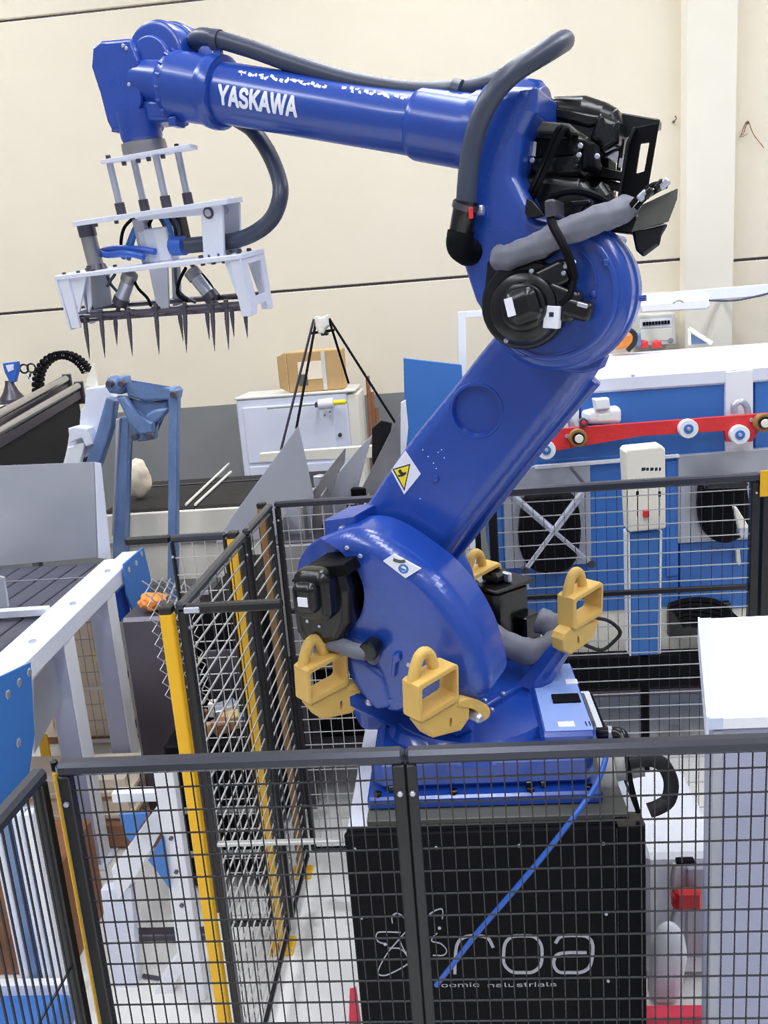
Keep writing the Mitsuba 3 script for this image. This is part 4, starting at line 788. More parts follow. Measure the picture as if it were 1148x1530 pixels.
# things on top of and behind the machine
single('blue_board', blk([(603, 535), (690, 545), (700, 720), (607, 720)], 6.2, .04, .004), 'm_blue_plate', 'tall plain blue panel behind the robot lower arm', 'panel')
labels['blue_board']['label'] = 'tall plain blue panel standing behind the robot lower arm'
k = thing('door_frame', 'white upright frame standing behind the elbow of the robot', 'frame')  # upright frame of a glass door
add(k, 'upright', blk([(684, 466), (696, 465), (698, 600), (686, 600)], 6.6, .05), 'm_white'); add(k, 'cross_bar', blk([(696, 465), (800, 458), (800, 468), (696, 475)], 6.6, .05), 'm_white')
q = atY(690, 598, 6.6); add(k, 'foot', bb(q[0]-.03, q[0]+.03, 6.56, 6.7, 0, q[2]+.02, .003), 'm_white')
k = thing('overhead_duct', 'long white duct running in front of the wall column, above the machine', 'cable duct')
add(k, 'duct', blk([(945, 441), (1160, 423), (1160, 441), (945, 458)], 7.2, .10, .008), 'm_white'); add(k, 'light_fitting', blk([(958, 456), (1060, 446), (1062, 458), (1056, 462), (960, 467)], 7.15, .10, .012), 'm_white', label='white tube fitting under the duct')
add(k, 'cable', pipe([(1060, 449), (1095, 449), (1125, 444), (1165, 434)], 7.2, .008, 8), 'm_hose'); add(k, 'hanger', pipe([(1006, 453), (1015, 449), (1022, 452)], 7.0, .006, 8), 'm_grey')
for x in (990, 1140): q = atY(x, 438, 7.25); add(k, 'wall_bracket', bb(q[0]-.02, q[0]+.02, 7.25, 8.5 if not COLX0-.1 < q[0] < COLX1+.1 else 8.3, q[2]-.03, q[2]+.01, .002), 'm_white')
k = thing('fuse_box', 'grey wall mounted fuse box with a dark window beside the column', 'fuse box')
add(k, 'box', blk([(953, 471), (1009, 467), (1011, 514), (955, 518)], 8.2, .30, .015), 'm_plastic'); add(k, 'window', blk([(957, 478), (1004, 475), (1004, 488), (957, 491)], 8.195, .012, .003), 'm_white')
for i in range(9): add(k, 'breaker', blk([(961+i*4.6, 481.4-i*.33), (964.6+i*4.6, 481.1-i*.33), (964.6+i*4.6, 486.5-i*.33), (961+i*4.6, 486.8-i*.33)], 8.18, .01, .002), 'm_black_matt')
add(k, 'door', blk([(958, 493), (1004, 490), (1005, 508), (959, 511)], 8.195, .012, .004), 'm_offwhite'); add(k, 'lock', discY(1003, 508, 8.18, .022, .02), 'm_grey')
def on_machine(x, y, dy=0): q = atZ(x, y, zt); return q
single('orange_case', blk([(916, 513), (926, 500), (946, 497), (948, 519), (920, 523)], 6.6, .22, .02, .02), 'm_orange', 'orange case with a black cable on the white machine top', 'case')
single('grey_case', blk([(949, 500), (958, 497), (961, 517), (951, 519)], 6.6, .2, .02, .01), 'm_blue_steel', 'small blue grey case beside the orange case', 'case')
single('black_cable', pipe([(938, 524), (948, 512), (949, 500), (940, 493), (930, 497)], 6.5, .018), 'm_rubber', 'short black cable curling over the orange case', 'cable')
for x, nm in ((964, 'red cap nearer the fuse box left edge, on the machine top'), (984, 'red cap farther right on the machine top, under the fuse box')):
    single('red_cap', blk([(x-6, 512), (x-1, 508), (x+5, 509), (x+7, 520), (x-6, 521)], 6.6, .10, .02, .015), 'm_red', nm, 'cap')  # small red caps of unknown use
k = thing('leaning_frame', 'white edged blue triangular sheet leaning at the foot of the column', 'panel')
add(k, 'sheet', blk([(1031, 497), (1058, 513), (1032, 515)], 6.7, .02), 'm_blue_steel'); add(k, 'edge', bar(atY(1030, 491, 6.68), atY(1064, 513, 6.68), .03, .03), 'm_offwhite'); add(k, 'edge', bar(atY(1030, 491, 6.68), atY(1031, 516, 6.68), .02, .02, up=(0, 1, 0)), 'm_offwhite')

# ------------------------------------------------------------------ grey cabinet in the right foreground, inside the cell
tA, tB = math.radians(-13), None
cu_ = np.array([math.cos(tA), math.sin(tA), 0]); cv_ = np.array([-cu_[1], cu_[0], 0])
c0 = atY(1070, 1084, 1.98); 
k = thing('grey_cabinet', 'grey cabinet with a white lid behind the front fence at the right', 'cabinet')
fcab = Frame((c0[0], c0[1], 0), np.array([1., 0, 0]), np.array([.24, .97, 0])/np.linalg.norm([.24, .97]), (0, 0, 1))
ztop = c0[2]
add(k, 'body', fcab.tf(plate([(0, 0), (.9, 0), (.9, .52), (0, .52)], 0.02, ztop-.012, .004, .004, 1)), 'm_cabinet_grey')
add(k, 'corner_profile', fcab.tf(plate([(-.006, -.006), (.016, -.006), (.016, .012), (-.006, .012)], .02, ztop-.013, .002, .001, 1)), 'm_sheet')
fl_ = lambda u, w, z: fcab.at(u, w, z)
lid = hull([fl_(u, w, z+dz) for u, w, z in ((-.018, -.02, ztop), (.92, -.02, ztop), (.92, .54, ztop+.05), (-.018, .54, ztop+.05)) for dz in (0, .028)])
add(k, 'lid', lid, 'm_lid_white', False, label='white sloping lid')
add(k, 'lid_strip', hull([fl_(u, w, z+dz) for u, w, z in ((-.019, -.021, ztop), (.016, -.021, ztop), (.016, .541, ztop+.05), (-.019, .541, ztop+.05)) for dz in (0, .030)]), 'm_lid_edge', False, label='pale blue edge of the lid')
add(k, 'lid_edge', hull([fl_(u, w, z+dz) for u, w, z in ((-.024, -.02, ztop), (-.018, -.02, ztop), (-.018, .54, ztop+.05), (-.024, .54, ztop+.05)) for dz in (-.05, .034)]), 'm_white_frame', False)
# white unit with red handles beyond the pedestal
k = thing('white_unit', 'low white machine unit with red parts between the pedestal and the grey cabinet', 'machine')
q0 = atZ(965, 1500, 0)
add(k, 'body', bb(.70, 1.02, 3.10, 3.75, 0.02, .60, .02), 'm_white'); add(k, 'panel', bb(.86, .96, 3.08, 3.10, .12, .55, .006), 'm_sheet'); add(k, 'red_handle', bx(atY(1028, 1343, 3.05), (.10, .05, .09), .01), 'm_red')
add(k, 'red_handle', bx(atY(1012, 1345, 3.06), (.04, .04, .06), .008), 'm_red'); add(k, 'dark_grip', bx(atY(1024, 1287, 3.05), (.07, .03, .025), .004), 'm_black_matt')
add(k, 'hose', pipe([(1008, 1290), (1005, 1320), (1012, 1345), (1004, 1380), (1010, 1420)], 3.085, .008), 'm_grey')
add(k, 'kick_plate', bb(.60, 1.04, 2.84, 2.91, 0, .06, .008), 'm_pink_red', label='red strip on the floor')
single('white_sack', hull(np.vstack([trimesh.creation.icosphere(2, 1).vertices*[.07, .05, .15]+atY(1000, 1425, 3.0), bx(atY(992, 1480, 3.0)*[1, 1, 0]+[0, 0, .06], (.12, .1, .12), .03).vertices])), 'm_white', 'white sack slumped between the pedestal and the grey cabinet', 'sack')
labels['white_sack']['label'] = 'crumpled white sack slumped beside the black pedestal on the right'
single('red_marker', hull([atZ(521, 1545, 0)+d for d in ([0, 0, 0], [.05, 0, 0], [.05, .04, 0], [0, .04, 0], [.02, .02, .2], [.045, .02, .2], [.045, .03, .2])]), 'm_pink_red', 'small red marker cone on the floor left of the black pedestal', 'marker')

# ------------------------------------------------------------------ left: white infeed table with slatted bed
TB = thing('infeed_table', 'white steel feed table with a slatted bed and blue corner plates on the left', 'feed table')
a = atZ(60, 968, 1.40); b = atZ(205, 826, 1.40); d = (b-a)/np.linalg.norm(b-a)
tx = lambda y: a[0]+(b[0]-a[0])*(y-a[1])/(b[1]-a[1])
ya, yb = 3.15, b[1]+.05
pa, pb = np.array([tx(ya), ya, 1.35]), np.array([tx(yb), yb, 1.35])
add(TB, 'side_beam', bar(pa-[.06, 0, 0], pb-[.06, 0, 0], .12, .10, c=.006), 'm_white_frame')
add(TB, 'inner_beam', bar(pa-[.20, 0, .02], pb-[.20, 0, .02], .10, .05, c=.006), 'm_white_frame')
for y in (3.25, 3.75, 4.3, 4.9): add(TB, 'beam_bolt', bolt((tx(y)-.07, y, 1.40), (0, 0, 1), .018, .012), 'm_alu')
for y in (4.02, 4.72):
    add(TB, 'leg', bb(tx(y)-.13, tx(y)-.01, y-.06, y+.06, 0.01, 1.30, .006), 'm_cabinet_grey'); add(TB, 'leg_face', bb(tx(y)-.01, tx(y)-.004, y-.062, y+.062, 0.01, 1.30, .002), 'm_white')
    add(TB, 'foot', bb(tx(y)-.17, tx(y)+.03, y-.1, y+.1, 0, .012, .003), 'm_white_frame')
def sidepl(name, pts, X, th, m):
    q = [atX(x, y, X) for x, y in pts]; return add(TB, name, quad(q, th), m, False)
sidepl('blue_plate', [(0, 1010), (42, 990), (48, 1098), (38, 1170), (18, 1200), (-30, 1205), (-30, 1020)], tx(3.2)+.012, .012, 'm_blue_plate')
sidepl('blue_plate', [(183, 843), (212, 818), (222, 860), (229, 960), (222, 962), (200, 925), (188, 890)], tx(4.9)+.012, .012, 'm_blue_plate')
sidepl('blue_gusset', [(156, 903), (186, 872), (197, 948)], tx(4.6)-.05, .012, 'm_blue')
for x, y in ((8, 1038), (25, 1020), (40, 1005), (24, 1110)): add(TB, 'plate_bolt', bolt(atX(x, y, tx(3.2)+.012), (1, 0, 0), .022, .016), 'm_alu')
for x, y in ((190, 852), (201, 842), (209, 828), (228, 945)): add(TB, 'plate_bolt', bolt(atX(x, y, tx(4.9)+.012), (1, 0, 0), .022, .016), 'm_alu')
sidepl('chute_sheet', [(48, 1015), (98, 962), (104, 1020), (78, 1070), (50, 1125)], tx(3.6)-.10, .008, 'm_sheet')
bx1 = tx(4.0)-.26
add(TB, 'bed_sheet', bb(-3.0, bx1, 3.2, 5.42, 1.28, 1.30, .002), 'm_dark_steel')
for j in range(7):
    x = bx1-.02-j*.135; add(TB, 'slat', bb(x-.12, x, 3.22, 5.40, 1.30, 1.322, .006), 'm_slat')
for y in (3.6, 4.35, 5.05): add(TB, 'bed_bar', bb(-2.98, bx1-.02, y, y+.012, 1.322, 1.327, .002), 'm_steel')
add(TB, 'chain_edge', bb(bx1-.015, bx1+.035, 3.2, 5.40, 1.30, 1.345, .008), 'm_dark_steel')
add(TB, 'cross_member', bar(atZ(-20, 918, 1.36), atZ(72, 912, 1.36), .06, .04), 'm_white_frame')
sht = [atY(-60, 698, 5.45), atY(141, 690, 5.45), atY(146, 832, 5.45), atY(-60, 850, 5.45)]
add(TB, 'back_sheet', quad(sht, .01), 'm_sheet', False, label='grey sheet standing at the back of the bed')
add(TB, 'sheet_fold', quad([atY(141, 690, 5.45), atY(151, 692, 5.47), atY(166, 835, 5.47), atY(146, 832, 5.45)], .01), 'm_white_frame', False)
add(TB, 'end_cap', quad([atY(-30, 850, 4.15), atY(8, 862, 4.15), atY(14, 905, 4.15), atY(-30, 908, 4.15)], .02), 'm_sheet', False)
k = thing('netting_screen', 'pale wire netting screen in front of the beige cabinet', 'netting')
X0, X1 = -2.75, -2.17
add(k, 'vertical_wires', wires([((x, 5.28, .05), (x, 5.28, 1.10)) for x in np.arange(X0, X1, .06)], .002), 'm_grey', False, kind='stuff'); add(k, 'horizontal_wires', wires([((X0, 5.275, z), (X1, 5.275, z)) for z in np.arange(.1, 1.1, .12)], .002), 'm_grey', False, kind='stuff')
for z in (.06, .46, 1.10): add(k, 'rail', bb(X0, X1, 5.27, 5.29, z-.012, z+.012, .003), 'm_plastic')
for x in (X0, X1): add(k, 'upright', bb(x-.015, x+.015, 5.265, 5.295, 0, 1.11, .003), 'm_plastic')
# braces and stands under and beside the table
K = thing('brace_stand', 'white braced stand with two blue triangular gussets on the floor behind the front fence', 'stand')
YK = 3.02
def kb_(name, pts, m='m_white', Y=YK, th=.05): return add(K, name, blk(pts, Y, th, .004), m)
kb_('upright', [(228, 1150), (258, 1150), (316, 1552), (282, 1552)]); kb_('upright', [(150, 1330), (196, 1326), (212, 1552), (180, 1552)], 'm_white_frame', 3.1)
kb_('brace', [(166, 1300), (186, 1288), (244, 1190), (258, 1212), (200, 1316), (176, 1346)], 'm_white', 3.08)
kb_('brace', [(232, 1480), (250, 1448), (286, 1404), (290, 1420), (262, 1470), (250, 1530), (222, 1530)], 'm_white', 3.06)
kb_('rung', [(166, 1186), (236, 1184), (238, 1198), (168, 1200)], 'm_white', 3.06)
kb_('gusset', [(177, 1217), (222, 1215), (196, 1260), (186, 1248)], 'm_blue_plate', 3.0, .012); kb_('gusset', [(244, 1248), (256, 1334), (248, 1318), (221, 1286)], 'm_blue_plate', 3.0, .012)
for x, y in ((256, 1252), (264, 1302), (272, 1352)): add(K, 'bolt', bolt(atY(x, y, YK), (0, -1, 0), .010, .008), 'm_dark_steel')
single('floor_duct', bb(*[atZ(203, 1386, 0)[0], atZ(330, 1378, 0)[0]], 3.38, 3.44, 0, .035, .006), 'm_dark_steel', 'dark flat duct on the white floor behind the front fence', 'duct')
single('floor_clip', hull([atZ(x, y, 0)+[0, 0, z] for x, y, z in ((160, 1388, 0), (170, 1386, 0), (165, 1378, .05), (169, 1390, .0))]), 'm_black_matt', 'tiny black clip on the floor near the left front post', 'clip')
single('floor_rod', tube(np.array([atZ(214, 1458, .012), atZ(238, 1462, .012)]), .009, 8), 'm_dark_steel', 'short dark rod lying on the white floor', 'rod')
# tall beige cabinet with warning signs
bY = 5.35
K = thing('beige_cabinet', 'tall beige cabinet with yellow warning triangles behind the feed table legs', 'cabinet')
q0, q1 = atY(70, 1000, bY), atY(232, 1000, bY); ztb = atY(170, 915, bY)[2]
add(K, 'body', bb(q0[0]-.2, q1[0], bY, bY+.24, .06, ztb, .01), 'm_beige')
for i in range(5): x = q0[0]-.2+i*(q1[0]-q0[0]+.2)/5; add(K, 'door_panel', bb(x+.01, x+(q1[0]-q0[0]+.2)/5-.01, bY-.015, bY, .12, ztb-.06, .004), 'm_beige')
add(K, 'base', bb(q0[0]-.2, q1[0], bY+.02, bY+.22, 0, .06, .004), 'm_brown')
for x in (142, 172):
    add(K, 'warning_sign', blk([(x-6, 989), (x+11, 986), (x+6, 968), (x+2, 966)], bY-.015, .004, .001), 'm_decal_yellow', False); add(K, 'sign_face', blk([(x-2, 986.5), (x+7.5, 984.5), (x+4, 972)], bY-.0185, .003, .0005), 'm_offwhite', False)
for x, y in ((194, 1007), (205, 1082)): add(K, 'lock', blk([(x-4, y-5), (x+4, y-5), (x+4, y+5), (x-4, y+5)], bY-.016, .01, .002), 'm_dark_steel', False)
K = thing('pallet_stack', 'low stack of brown pallets on the floor left of the front corner post', 'pallets')
for z in range(3):
    add(K, 'board', bb(-2.7, -1.89, 4.16, 4.6, .02+z*.14, .05+z*.14, .004), 'm_beige'); add(K, 'block', bb(-2.68, -1.92, 4.18, 4.26, .05+z*.14, .12+z*.14, .004), 'm_beige')
k = thing('wood_plank', 'long brown wooden plank lying across the pale pallets on the floor', 'plank'); add(k, 'board', bb(-2.55, -1.57, 4.10, 4.145, .02, .16, .006), 'm_brown'); add(k, 'end_block', bb(-2.5, -2.4, 4.145, 4.158, .0, .14, .004), 'm_beige'); add(k, 'end_block', bb(-1.68, -1.58, 4.145, 4.158, .0, .14, .004), 'm_beige')
single('yellow_board', bb(atY(59, 1120, 4.86)[0], atY(74, 1120, 4.86)[0], 4.86, 4.872, 0, atY(62, 1098, 4.86)[2], .004), 'm_yellow', 'narrow yellow board standing upright behind the blue corner plate', 'board', smooth=False)
single('brown_carton', bb(-2.75, -1.86, 3.18, 3.62, .0, .52, .012), 'm_brown', 'brown carton on the floor at the left edge, seen through the near fence', 'carton')
K = thing('blue_bin', 'blue plastic bin with a white rim on the floor at the bottom left corner', 'bin'); add(K, 'body', bb(-2.5, -1.72, 2.66, 2.93, 0, .14, .02), 'm_blue_machine'); add(K, 'rim', bb(-2.52, -1.70, 2.93, 2.97, .10, .18, .01), 'm_white'); add(K, 'handle_mark', bx((-1.80, 2.655, .09), (.05, .01, .03), .002), 'm_decal_yellow')
K = thing('striped_post', 'white and blue edged metal post seen through the near left fence', 'post')
p0, p1 = atY(22, 1230, 3.0), atY(92, 1500, 3.0)
for i, m in enumerate(('m_white_frame', 'm_blue_steel', 'm_white_frame', 'm_white')): add(K, 'profile', bb(p0[0]-.1+i*.05, p0[0]-.06+i*.05, 2.98, 3.03, 0, p0[2]+.05, .004), m)
add(K, 'backing', bb(p0[0]-.1, p0[0]+.09, 3.032, 3.05, 0, p0[2]+.05, .003), 'm_sheet')
# ------------------------------------------------------------------ left background: blue linkage, belt conveyor, hoppers
K = thing('linkage_machine', 'blue grey steel linkage with long upright bars behind the feed table', 'machine')
YL = 5.67
def lk(name, pts, m, Y=YL, th=.08, bev=.012, r=.006): return add(K, name, blk(pts, Y, th, bev, r), m)
lk('upright_bar', [(176, 624), (193, 622), (188, 690), (186, 800), (184, 960), (166, 960), (170, 720)], 'm_blue_steel', 5.72, .10)
lk('bright_edge', [(172, 626), (180, 624), (174, 720), (170, 800), (166, 802), (170, 700)], 'm_alu', 5.70, .03)
lk('upright_bar', [(252, 582), (266, 583), (264, 700), (263, 960), (249, 960), (251, 700)], 'm_blue_steel', 5.57, .08)
lk('top_arm', [(183, 566), (192, 576), (218, 584), (262, 578), (267, 584), (265, 596), (252, 598), (216, 600), (190, 592)], 'm_blue_steel', 5.60, .12, .02)
lk('pivot_knuckle', [(155, 578), (158, 566), (164, 562), (170, 568), (176, 562), (184, 563), (188, 578), (180, 590), (162, 588)], 'm_blue_steel', 5.57, .16, .03, .01)
lk('casting', [(188, 592), (210, 602), (250, 598), (252, 612), (238, 628), (232, 636), (230, 657), (205, 661), (194, 640), (180, 602)], 'm_blue_steel', 5.65, .10, .02, .01)
lk('slant_arm', [(172, 592), (186, 592), (205, 622), (228, 632), (228, 648), (208, 650), (192, 632)], 'm_blue_steel', 5.56, .07, .02, .008)
lk('cup', curvy([(216, 622), (232, 612), (250, 611), (240, 626), (226, 634)], 3), 'm_blue_steel', 5.59, .06, .02, 0)
lk('frame_arm', [(128, 580), (157, 576), (170, 594), (152, 640), (140, 680), (96, 692), (104, 640), (118, 636), (120, 612), (126, 606)], 'm_white_frame', 5.77, .10, .012)
lk('frame_arm', [(158, 594), (172, 600), (166, 640), (150, 690), (138, 720), (128, 690), (142, 650)], 'm_blue_steel', 5.70, .10, .015)
lk('frame_block', [(101, 640), (112, 637), (132, 640), (138, 664), (128, 668), (122, 655), (104, 662)], 'm_white_frame', 5.68, .10, .012)
lk('foot_plate', [(100, 668), (128, 660), (118, 700), (92, 700)], 'm_white', 5.71, .05)
lk('pointed_guard', [(126, 578), (140, 539), (145, 578)], 'm_offwhite', 5.82, .03, .004)
add(K, 'base', bb(-2.25, -1.6, 5.62, 5.88, 0, 1.0, .02), 'm_dark_steel')
for x, y in ((162, 574), (180, 574), (258, 590), (222, 652), (200, 654)): add(K, 'pivot_pin', discY(x, y, 5.52, .022, .06, .005, 16), 'm_dark_steel')
# steep belt conveyor
K = thing('belt_conveyor', 'black belt conveyor with two chrome rails at the left edge', 'conveyor'); zb = 2.0
CA = {(-14, 626): 6.1, (98, 566): 7.5, (-14, 652): 6.0, (116, 577): 7.4}
cpt = lambda p: atY(*p, CA[p])
for p, q in (((-14, 626), (98, 566)), ((-14, 652), (116, 577))): add(K, 'chrome_rail', tube(np.array([cpt(p), cpt(q)]), .032, 14), 'm_chrome'); add(K, 'rail_foot', bar(cpt(p)-[0, 0, .075], cpt(q)-[0, 0, .075], .035, .07), 'm_dark_steel')
a, b = cpt((-14, 652)), cpt((116, 577))
add(K, 'belt_side', quad([a-[.01, 0, .10], b-[.01, 0, .10], b-[.01, 0, .85], a-[.01, 0, .85]][::-1], .02), 'm_rubber', False); add(K, 'belt', hull([q-[dx, 0, dz] for q in (a, b) for dx in (.03, .7) for dz in (.12, .16)]), 'm_belt', False)
for p in ((98, 566), (116, 577)): add(K, 'end_plate', bx(cpt(p)+[0, .03, -.06], (.08, .03, .2), .006), 'm_dark_steel')
for y in (6.1, 7.2): add(K, 'leg', bb(a[0]-.5, a[0]-.43, y, y+.07, 0, a[2]+(b[2]-a[2])*(y-6)/1.4-.15, .006), 'm_dark_steel')
K = thing('chain_guide', 'black arched cable chain standing behind the belt conveyor', 'cable chain')
pts = [(58, 598), (57, 570), (62, 550), (76, 535), (95, 530), (112, 535), (125, 546), (131, 556)]
for i, q in enumerate(spline([atY(x, y, 8.0) for x, y in pts], 3)[1:]):
    qq = spline([atY(x, y, 8.0) for x, y in pts], 3); dd = qq[i+1]-qq[i]; add(K, 'link', bar(qq[i]+dd*.05, qq[i+1]-dd*.05, .125, .08, up=np.cross(dd, [0, 1, 0]), c=.012), 'm_black_matt')
    if i % 2 == 0: add(K, 'bolt', cyl((qq[i]+qq[i+1])/2-[0, .06, 0], (qq[i]+qq[i+1])/2, .014, k=8), 'm_offwhite')
CHB = [atY(57, 596, 8.0)]
K = thing('wall_shelf', 'pale shelf on posts at the far left, under the spray bottle', 'shelf'); q = atY(20, 603, 8.05)
add(K, 'board', bb(-6.2, atY(63, 600, 8.05)[0], 7.9, 8.4, q[2]-.06, q[2], .006), 'm_offwhite')
for x in (-6.1, -5.0): add(K, 'post', bb(x, x+.06, 8.1, 8.16, 0, q[2]-.06, .004), 'm_grey')
zsh = q[2]
add('chain_guide', 'base', bb(CHB[0][0]-.05, CHB[0][0]+.05, 7.95, 8.16, zsh, CHB[0][2]+.03, .006), 'm_black_matt')
K = thing('spray_bottle', 'blue topped spray bottle with a grey body on the shelf', 'bottle'); q = atY(19, 600, 8.1); q[2] = zsh
add(K, 'body', lathe(q, (0, 0, 1), [(0, .125), (.04, .125), (.11, .075), (.18, .045), (.22, .038)], 24), 'm_dark_steel'); add(K, 'head', blk([(3, 543), (26, 540), (27, 552), (22, 571), (14, 572), (6, 556)], 8.06, .06, .015, .008), 'm_bluehose'); add(K, 'trigger', blk([(8, 546), (20, 544), (20, 553), (12, 556)], 8.05, .02, .004), 'm_white_frame')
K = thing('scissors', 'black handled scissors hanging point down behind the spray bottle', 'scissors')
for x, y in ((36, 551), (47, 550)): add(K, 'handle', tube(np.array([atY(x, y, 8.2)+[.042*math.cos(t), 0, .042*math.sin(t)] for t in np.linspace(0, 6.283, 17)]), .009, 8), 'm_black')
for p, q in (((40, 558), (52, 576)), ((46, 558), (43, 566))): add(K, 'blade', tube(np.array([atY(*p, 8.2), atY(*q, 8.2)]), .009, 6), 'm_alu' if p[0] == 40 else 'm_black')
add(K, 'hook', bar(atY(41, 545, 8.2), atY(41, 545, 8.5), .008, .008), 'm_dark_steel')
# dark belt table and steel trough beyond
K = thing('flat_conveyor', 'low dark belt conveyor with a pale steel side in front of the white cabinet', 'conveyor')
Y6 = 6.0; z6 = atY(300, 756, Y6)[2]; x0, x1 = atY(150, 750, Y6)[0], atY(470, 740, Y6)[0]
add(K, 'belt', bb(x0, x1, Y6, Y6+1.15, z6-.06, z6, .02), 'm_belt'); add(K, 'side_sheet', bb(x0, x1, Y6-.04, Y6, z6-.55, z6-.02, .008), 'm_offwhite'); add(K, 'side_rib', bb(x0, x1, Y6-.07, Y6-.04, z6-.26, z6-.22, .006), 'm_grey')
for x, y, xx, yy in ((278, 754, 342, 693), (292, 754, 345, 705)): add(K, 'cross_rod', cyl(atZ(x, y, z6+.012), atZ(xx, yy, z6+.012), .011, k=10), 'm_offwhite')
add(K, 'belt_joint', bar(atZ(186, 729, z6+.006), atZ(400, 716, z6+.006), .015, .008), 'm_dark_steel')
for x in (x0+.1, (x0+x1)/2, x1-.2): add(K, 'leg', bb(x, x+.08, Y6+.1, Y6+.18, 0, z6-.06, .005), 'm_grey')
zc_ = z6
K = thing('paper_bag', 'crumpled beige bag behind the upright blue bar', 'bag'); g = trimesh.creation.icosphere(3, 1); g.vertices *= (1+.25*(meshkit.noise(g.vertices*2.3)[:, None]-.5)); g.vertices = g.vertices*[.10, .08, .15]+[atY(203, 690, 6.4)[0], 6.4, z6+.165]; add(K, 'body', g, 'm_beige', 25)
K = thing('white_cabinet', 'white metal cabinet with a door and lock against the grey part of the wall', 'cabinet'); Y7 = 7.5
q0, q1, zc7 = atY(357, 640, Y7)[0], atY(522, 640, Y7)[0], atY(440, 592, Y7)[2]
add(K, 'body', bb(q0, q1, Y7, Y7+.55, .1, zc7, .015), 'm_white_frame'); add(K, 'side', bb(q1, q1+.10, Y7+.02, Y7+.6, .1, zc7-.02, .01), 'm_offwhite'); add(K, 'top', bb(q0-.01, q1+.08, Y7-.01, Y7+.6, zc7, zc7+.02, .006), 'm_plastic')
z0 = atY(440, 688, Y7)[2]; add(K, 'door', bb(q0+.06, q1-.12, Y7-.02, Y7, z0, zc7-.07, .006), 'm_white_frame'); add(K, 'lower_door', bb(q0+.06, q1-.12, Y7-.02, Y7, .15, z0-.03, .006), 'm_white_frame'); add(K, 'lock', discY(508, 650, Y7-.035, .018, .02), 'm_dark_steel')
add(K, 'foot', bb(q0+.03, q1-.03, Y7+.05, Y7+.5, 0, .1, .004), 'm_dark_steel'); add(K, 'handle', discY(496, 605, Y7-.06, .02, .05), 'm_grey')
for x, y in ((485, 620), (493, 615)): add(K, 'scratch', discY(x, y, Y7-.024, .009, .006, 0, 8), 'm_skin_mark')
K = thing('white_spool', 'small white spool on a rod in front of the white cabinet', 'spool'); q = atY(476, 605, 7.3); add(K, 'reel', cyl(q, q+[.13, 0, .01], .045, b=.006), 'm_white'); add(K, 'rod', cyl(q-[.45, 0, .0], q+[.25, .0, .01], .008, k=8), 'm_grey'); add(K, 'tip', cyl(q+[.13, 0, .01], q+[.24, 0, .01], .022, k=10), 'm_decal_yellow'); add(K, 'bracket', bb(q[0]-.03, q[0]-.01, 7.29, Y7-.03, q[2]-.02, q[2]+.02, .002), 'm_dark_steel')
single('pipe_bundle', cat([cyl([q1+.14+i*.03, 7.75, 0], [q1+.16+i*.03, 7.95, zc7+.1-i*.15], .02, k=10) for i in range(3)]), 'm_brown', 'brown pipes leaning on the wall at the right side of the white cabinet', 'pipes')
K = thing('cardboard_box', 'brown cardboard box with taped seam on top of the white cabinet', 'box')
bq0, bq1, bz = atY(431, 575, 7.6)[0], atY(513, 575, 7.6)[0], atY(470, 524, 7.6)[2]
add(K, 'body', bb(bq0, bq1, 7.6, 7.95, zc7+.02, bz, .01), 'm_card'); xm = bq0+(bq1-bq0)*.64
add(K, 'tape', bb(xm, xm+.035, 7.594, 7.6, zc7+.03, bz-.01, .001), 'm_plastic', label='pale tape seam'); add(K, 'printed_label', bb(bq0+.10, bq0+.34, 7.595, 7.6, zc7+.13, bz-.09, .001), 'm_beige'); add(K, 'green_mark', bb(bq0+.10, bq0+.18, 7.593, 7.597, zc7+.08, zc7+.18, .001), 'm_grey_green'); add(K, 'side_flap', quad([[bq0-.005, 7.6, zc7+.03], [bq0-.07, 7.55, zc7+.08], [bq0-.07, 7.55, bz-.03], [bq0-.005, 7.6, bz]], .01), 'm_card', False)
K = thing('rod_tripod', 'thin dark rod tripod with a white head above the steel hoppers', 'tripod')
for p, q in (((469, 477, 5.4), (420, 672, 5.3)), ((472, 482, 5.4), (443, 640, 5.1)), ((492, 476, 5.4), (591, 632, 5.3)), ((492, 478, 5.4), (521, 572, 5.9))): add(K, 'rod', cyl(atY(*p), atY(*q), .008, k=8), 'm_dark_steel' if p[0] < 470 else 'm_black_matt')
add(K, 'head', blk([(470, 472), (479, 474), (490, 470), (491, 486), (486, 492), (484, 499), (476, 499), (471, 488)], 5.36, .10, .015, .004), 'm_offwhite'); add(K, 'cross_rod', cyl(atY(465, 498, 5.4), atY(500, 493, 5.4), .008, k=8), 'm_black_matt'); add(K, 'bulb', blk([(478, 496), (490, 495), (490, 501), (480, 502)], 5.37, .05, .01), 'm_black')
# steel hoppers
K = thing('hopper_machine', 'steel machine with upright curved hopper sheets behind the cell', 'machine')
def hs(name, pts, m, Y, th=.012, bend=0): return add(K, name, blk(pts, Y, th, .003, .003), m)
hs('hopper_sheet', [(446, 636), (458, 690), (469, 742), (466, 800), (322, 812), (350, 768), (420, 672)], 'm_sheet', 4.55)
hs('hopper_sheet', [(517, 668), (515, 692), (482, 738), (478, 800), (462, 800), (470, 738), (480, 715)], 'm_steel', 4.62)
hs('hopper_sheet', [(557, 649), (546, 688), (532, 726), (520, 745), (518, 800), (468, 800), (474, 742), (502, 712), (536, 670)], 'm_sheet', 4.75)
hs('black_panel', [(556, 640), (570, 628), (586, 632), (582, 660), (562, 712), (556, 690)], 'm_black', 4.9)
hs('hopper_sheet', [(598, 617), (599, 690), (575, 730), (560, 800), (520, 800), (534, 742), (555, 702)], 'm_steel', 4.68)
hs('white_pipe', [(599, 602), (606, 598), (610, 640), (604, 700), (598, 700)], 'm_white', 4.95, .05)
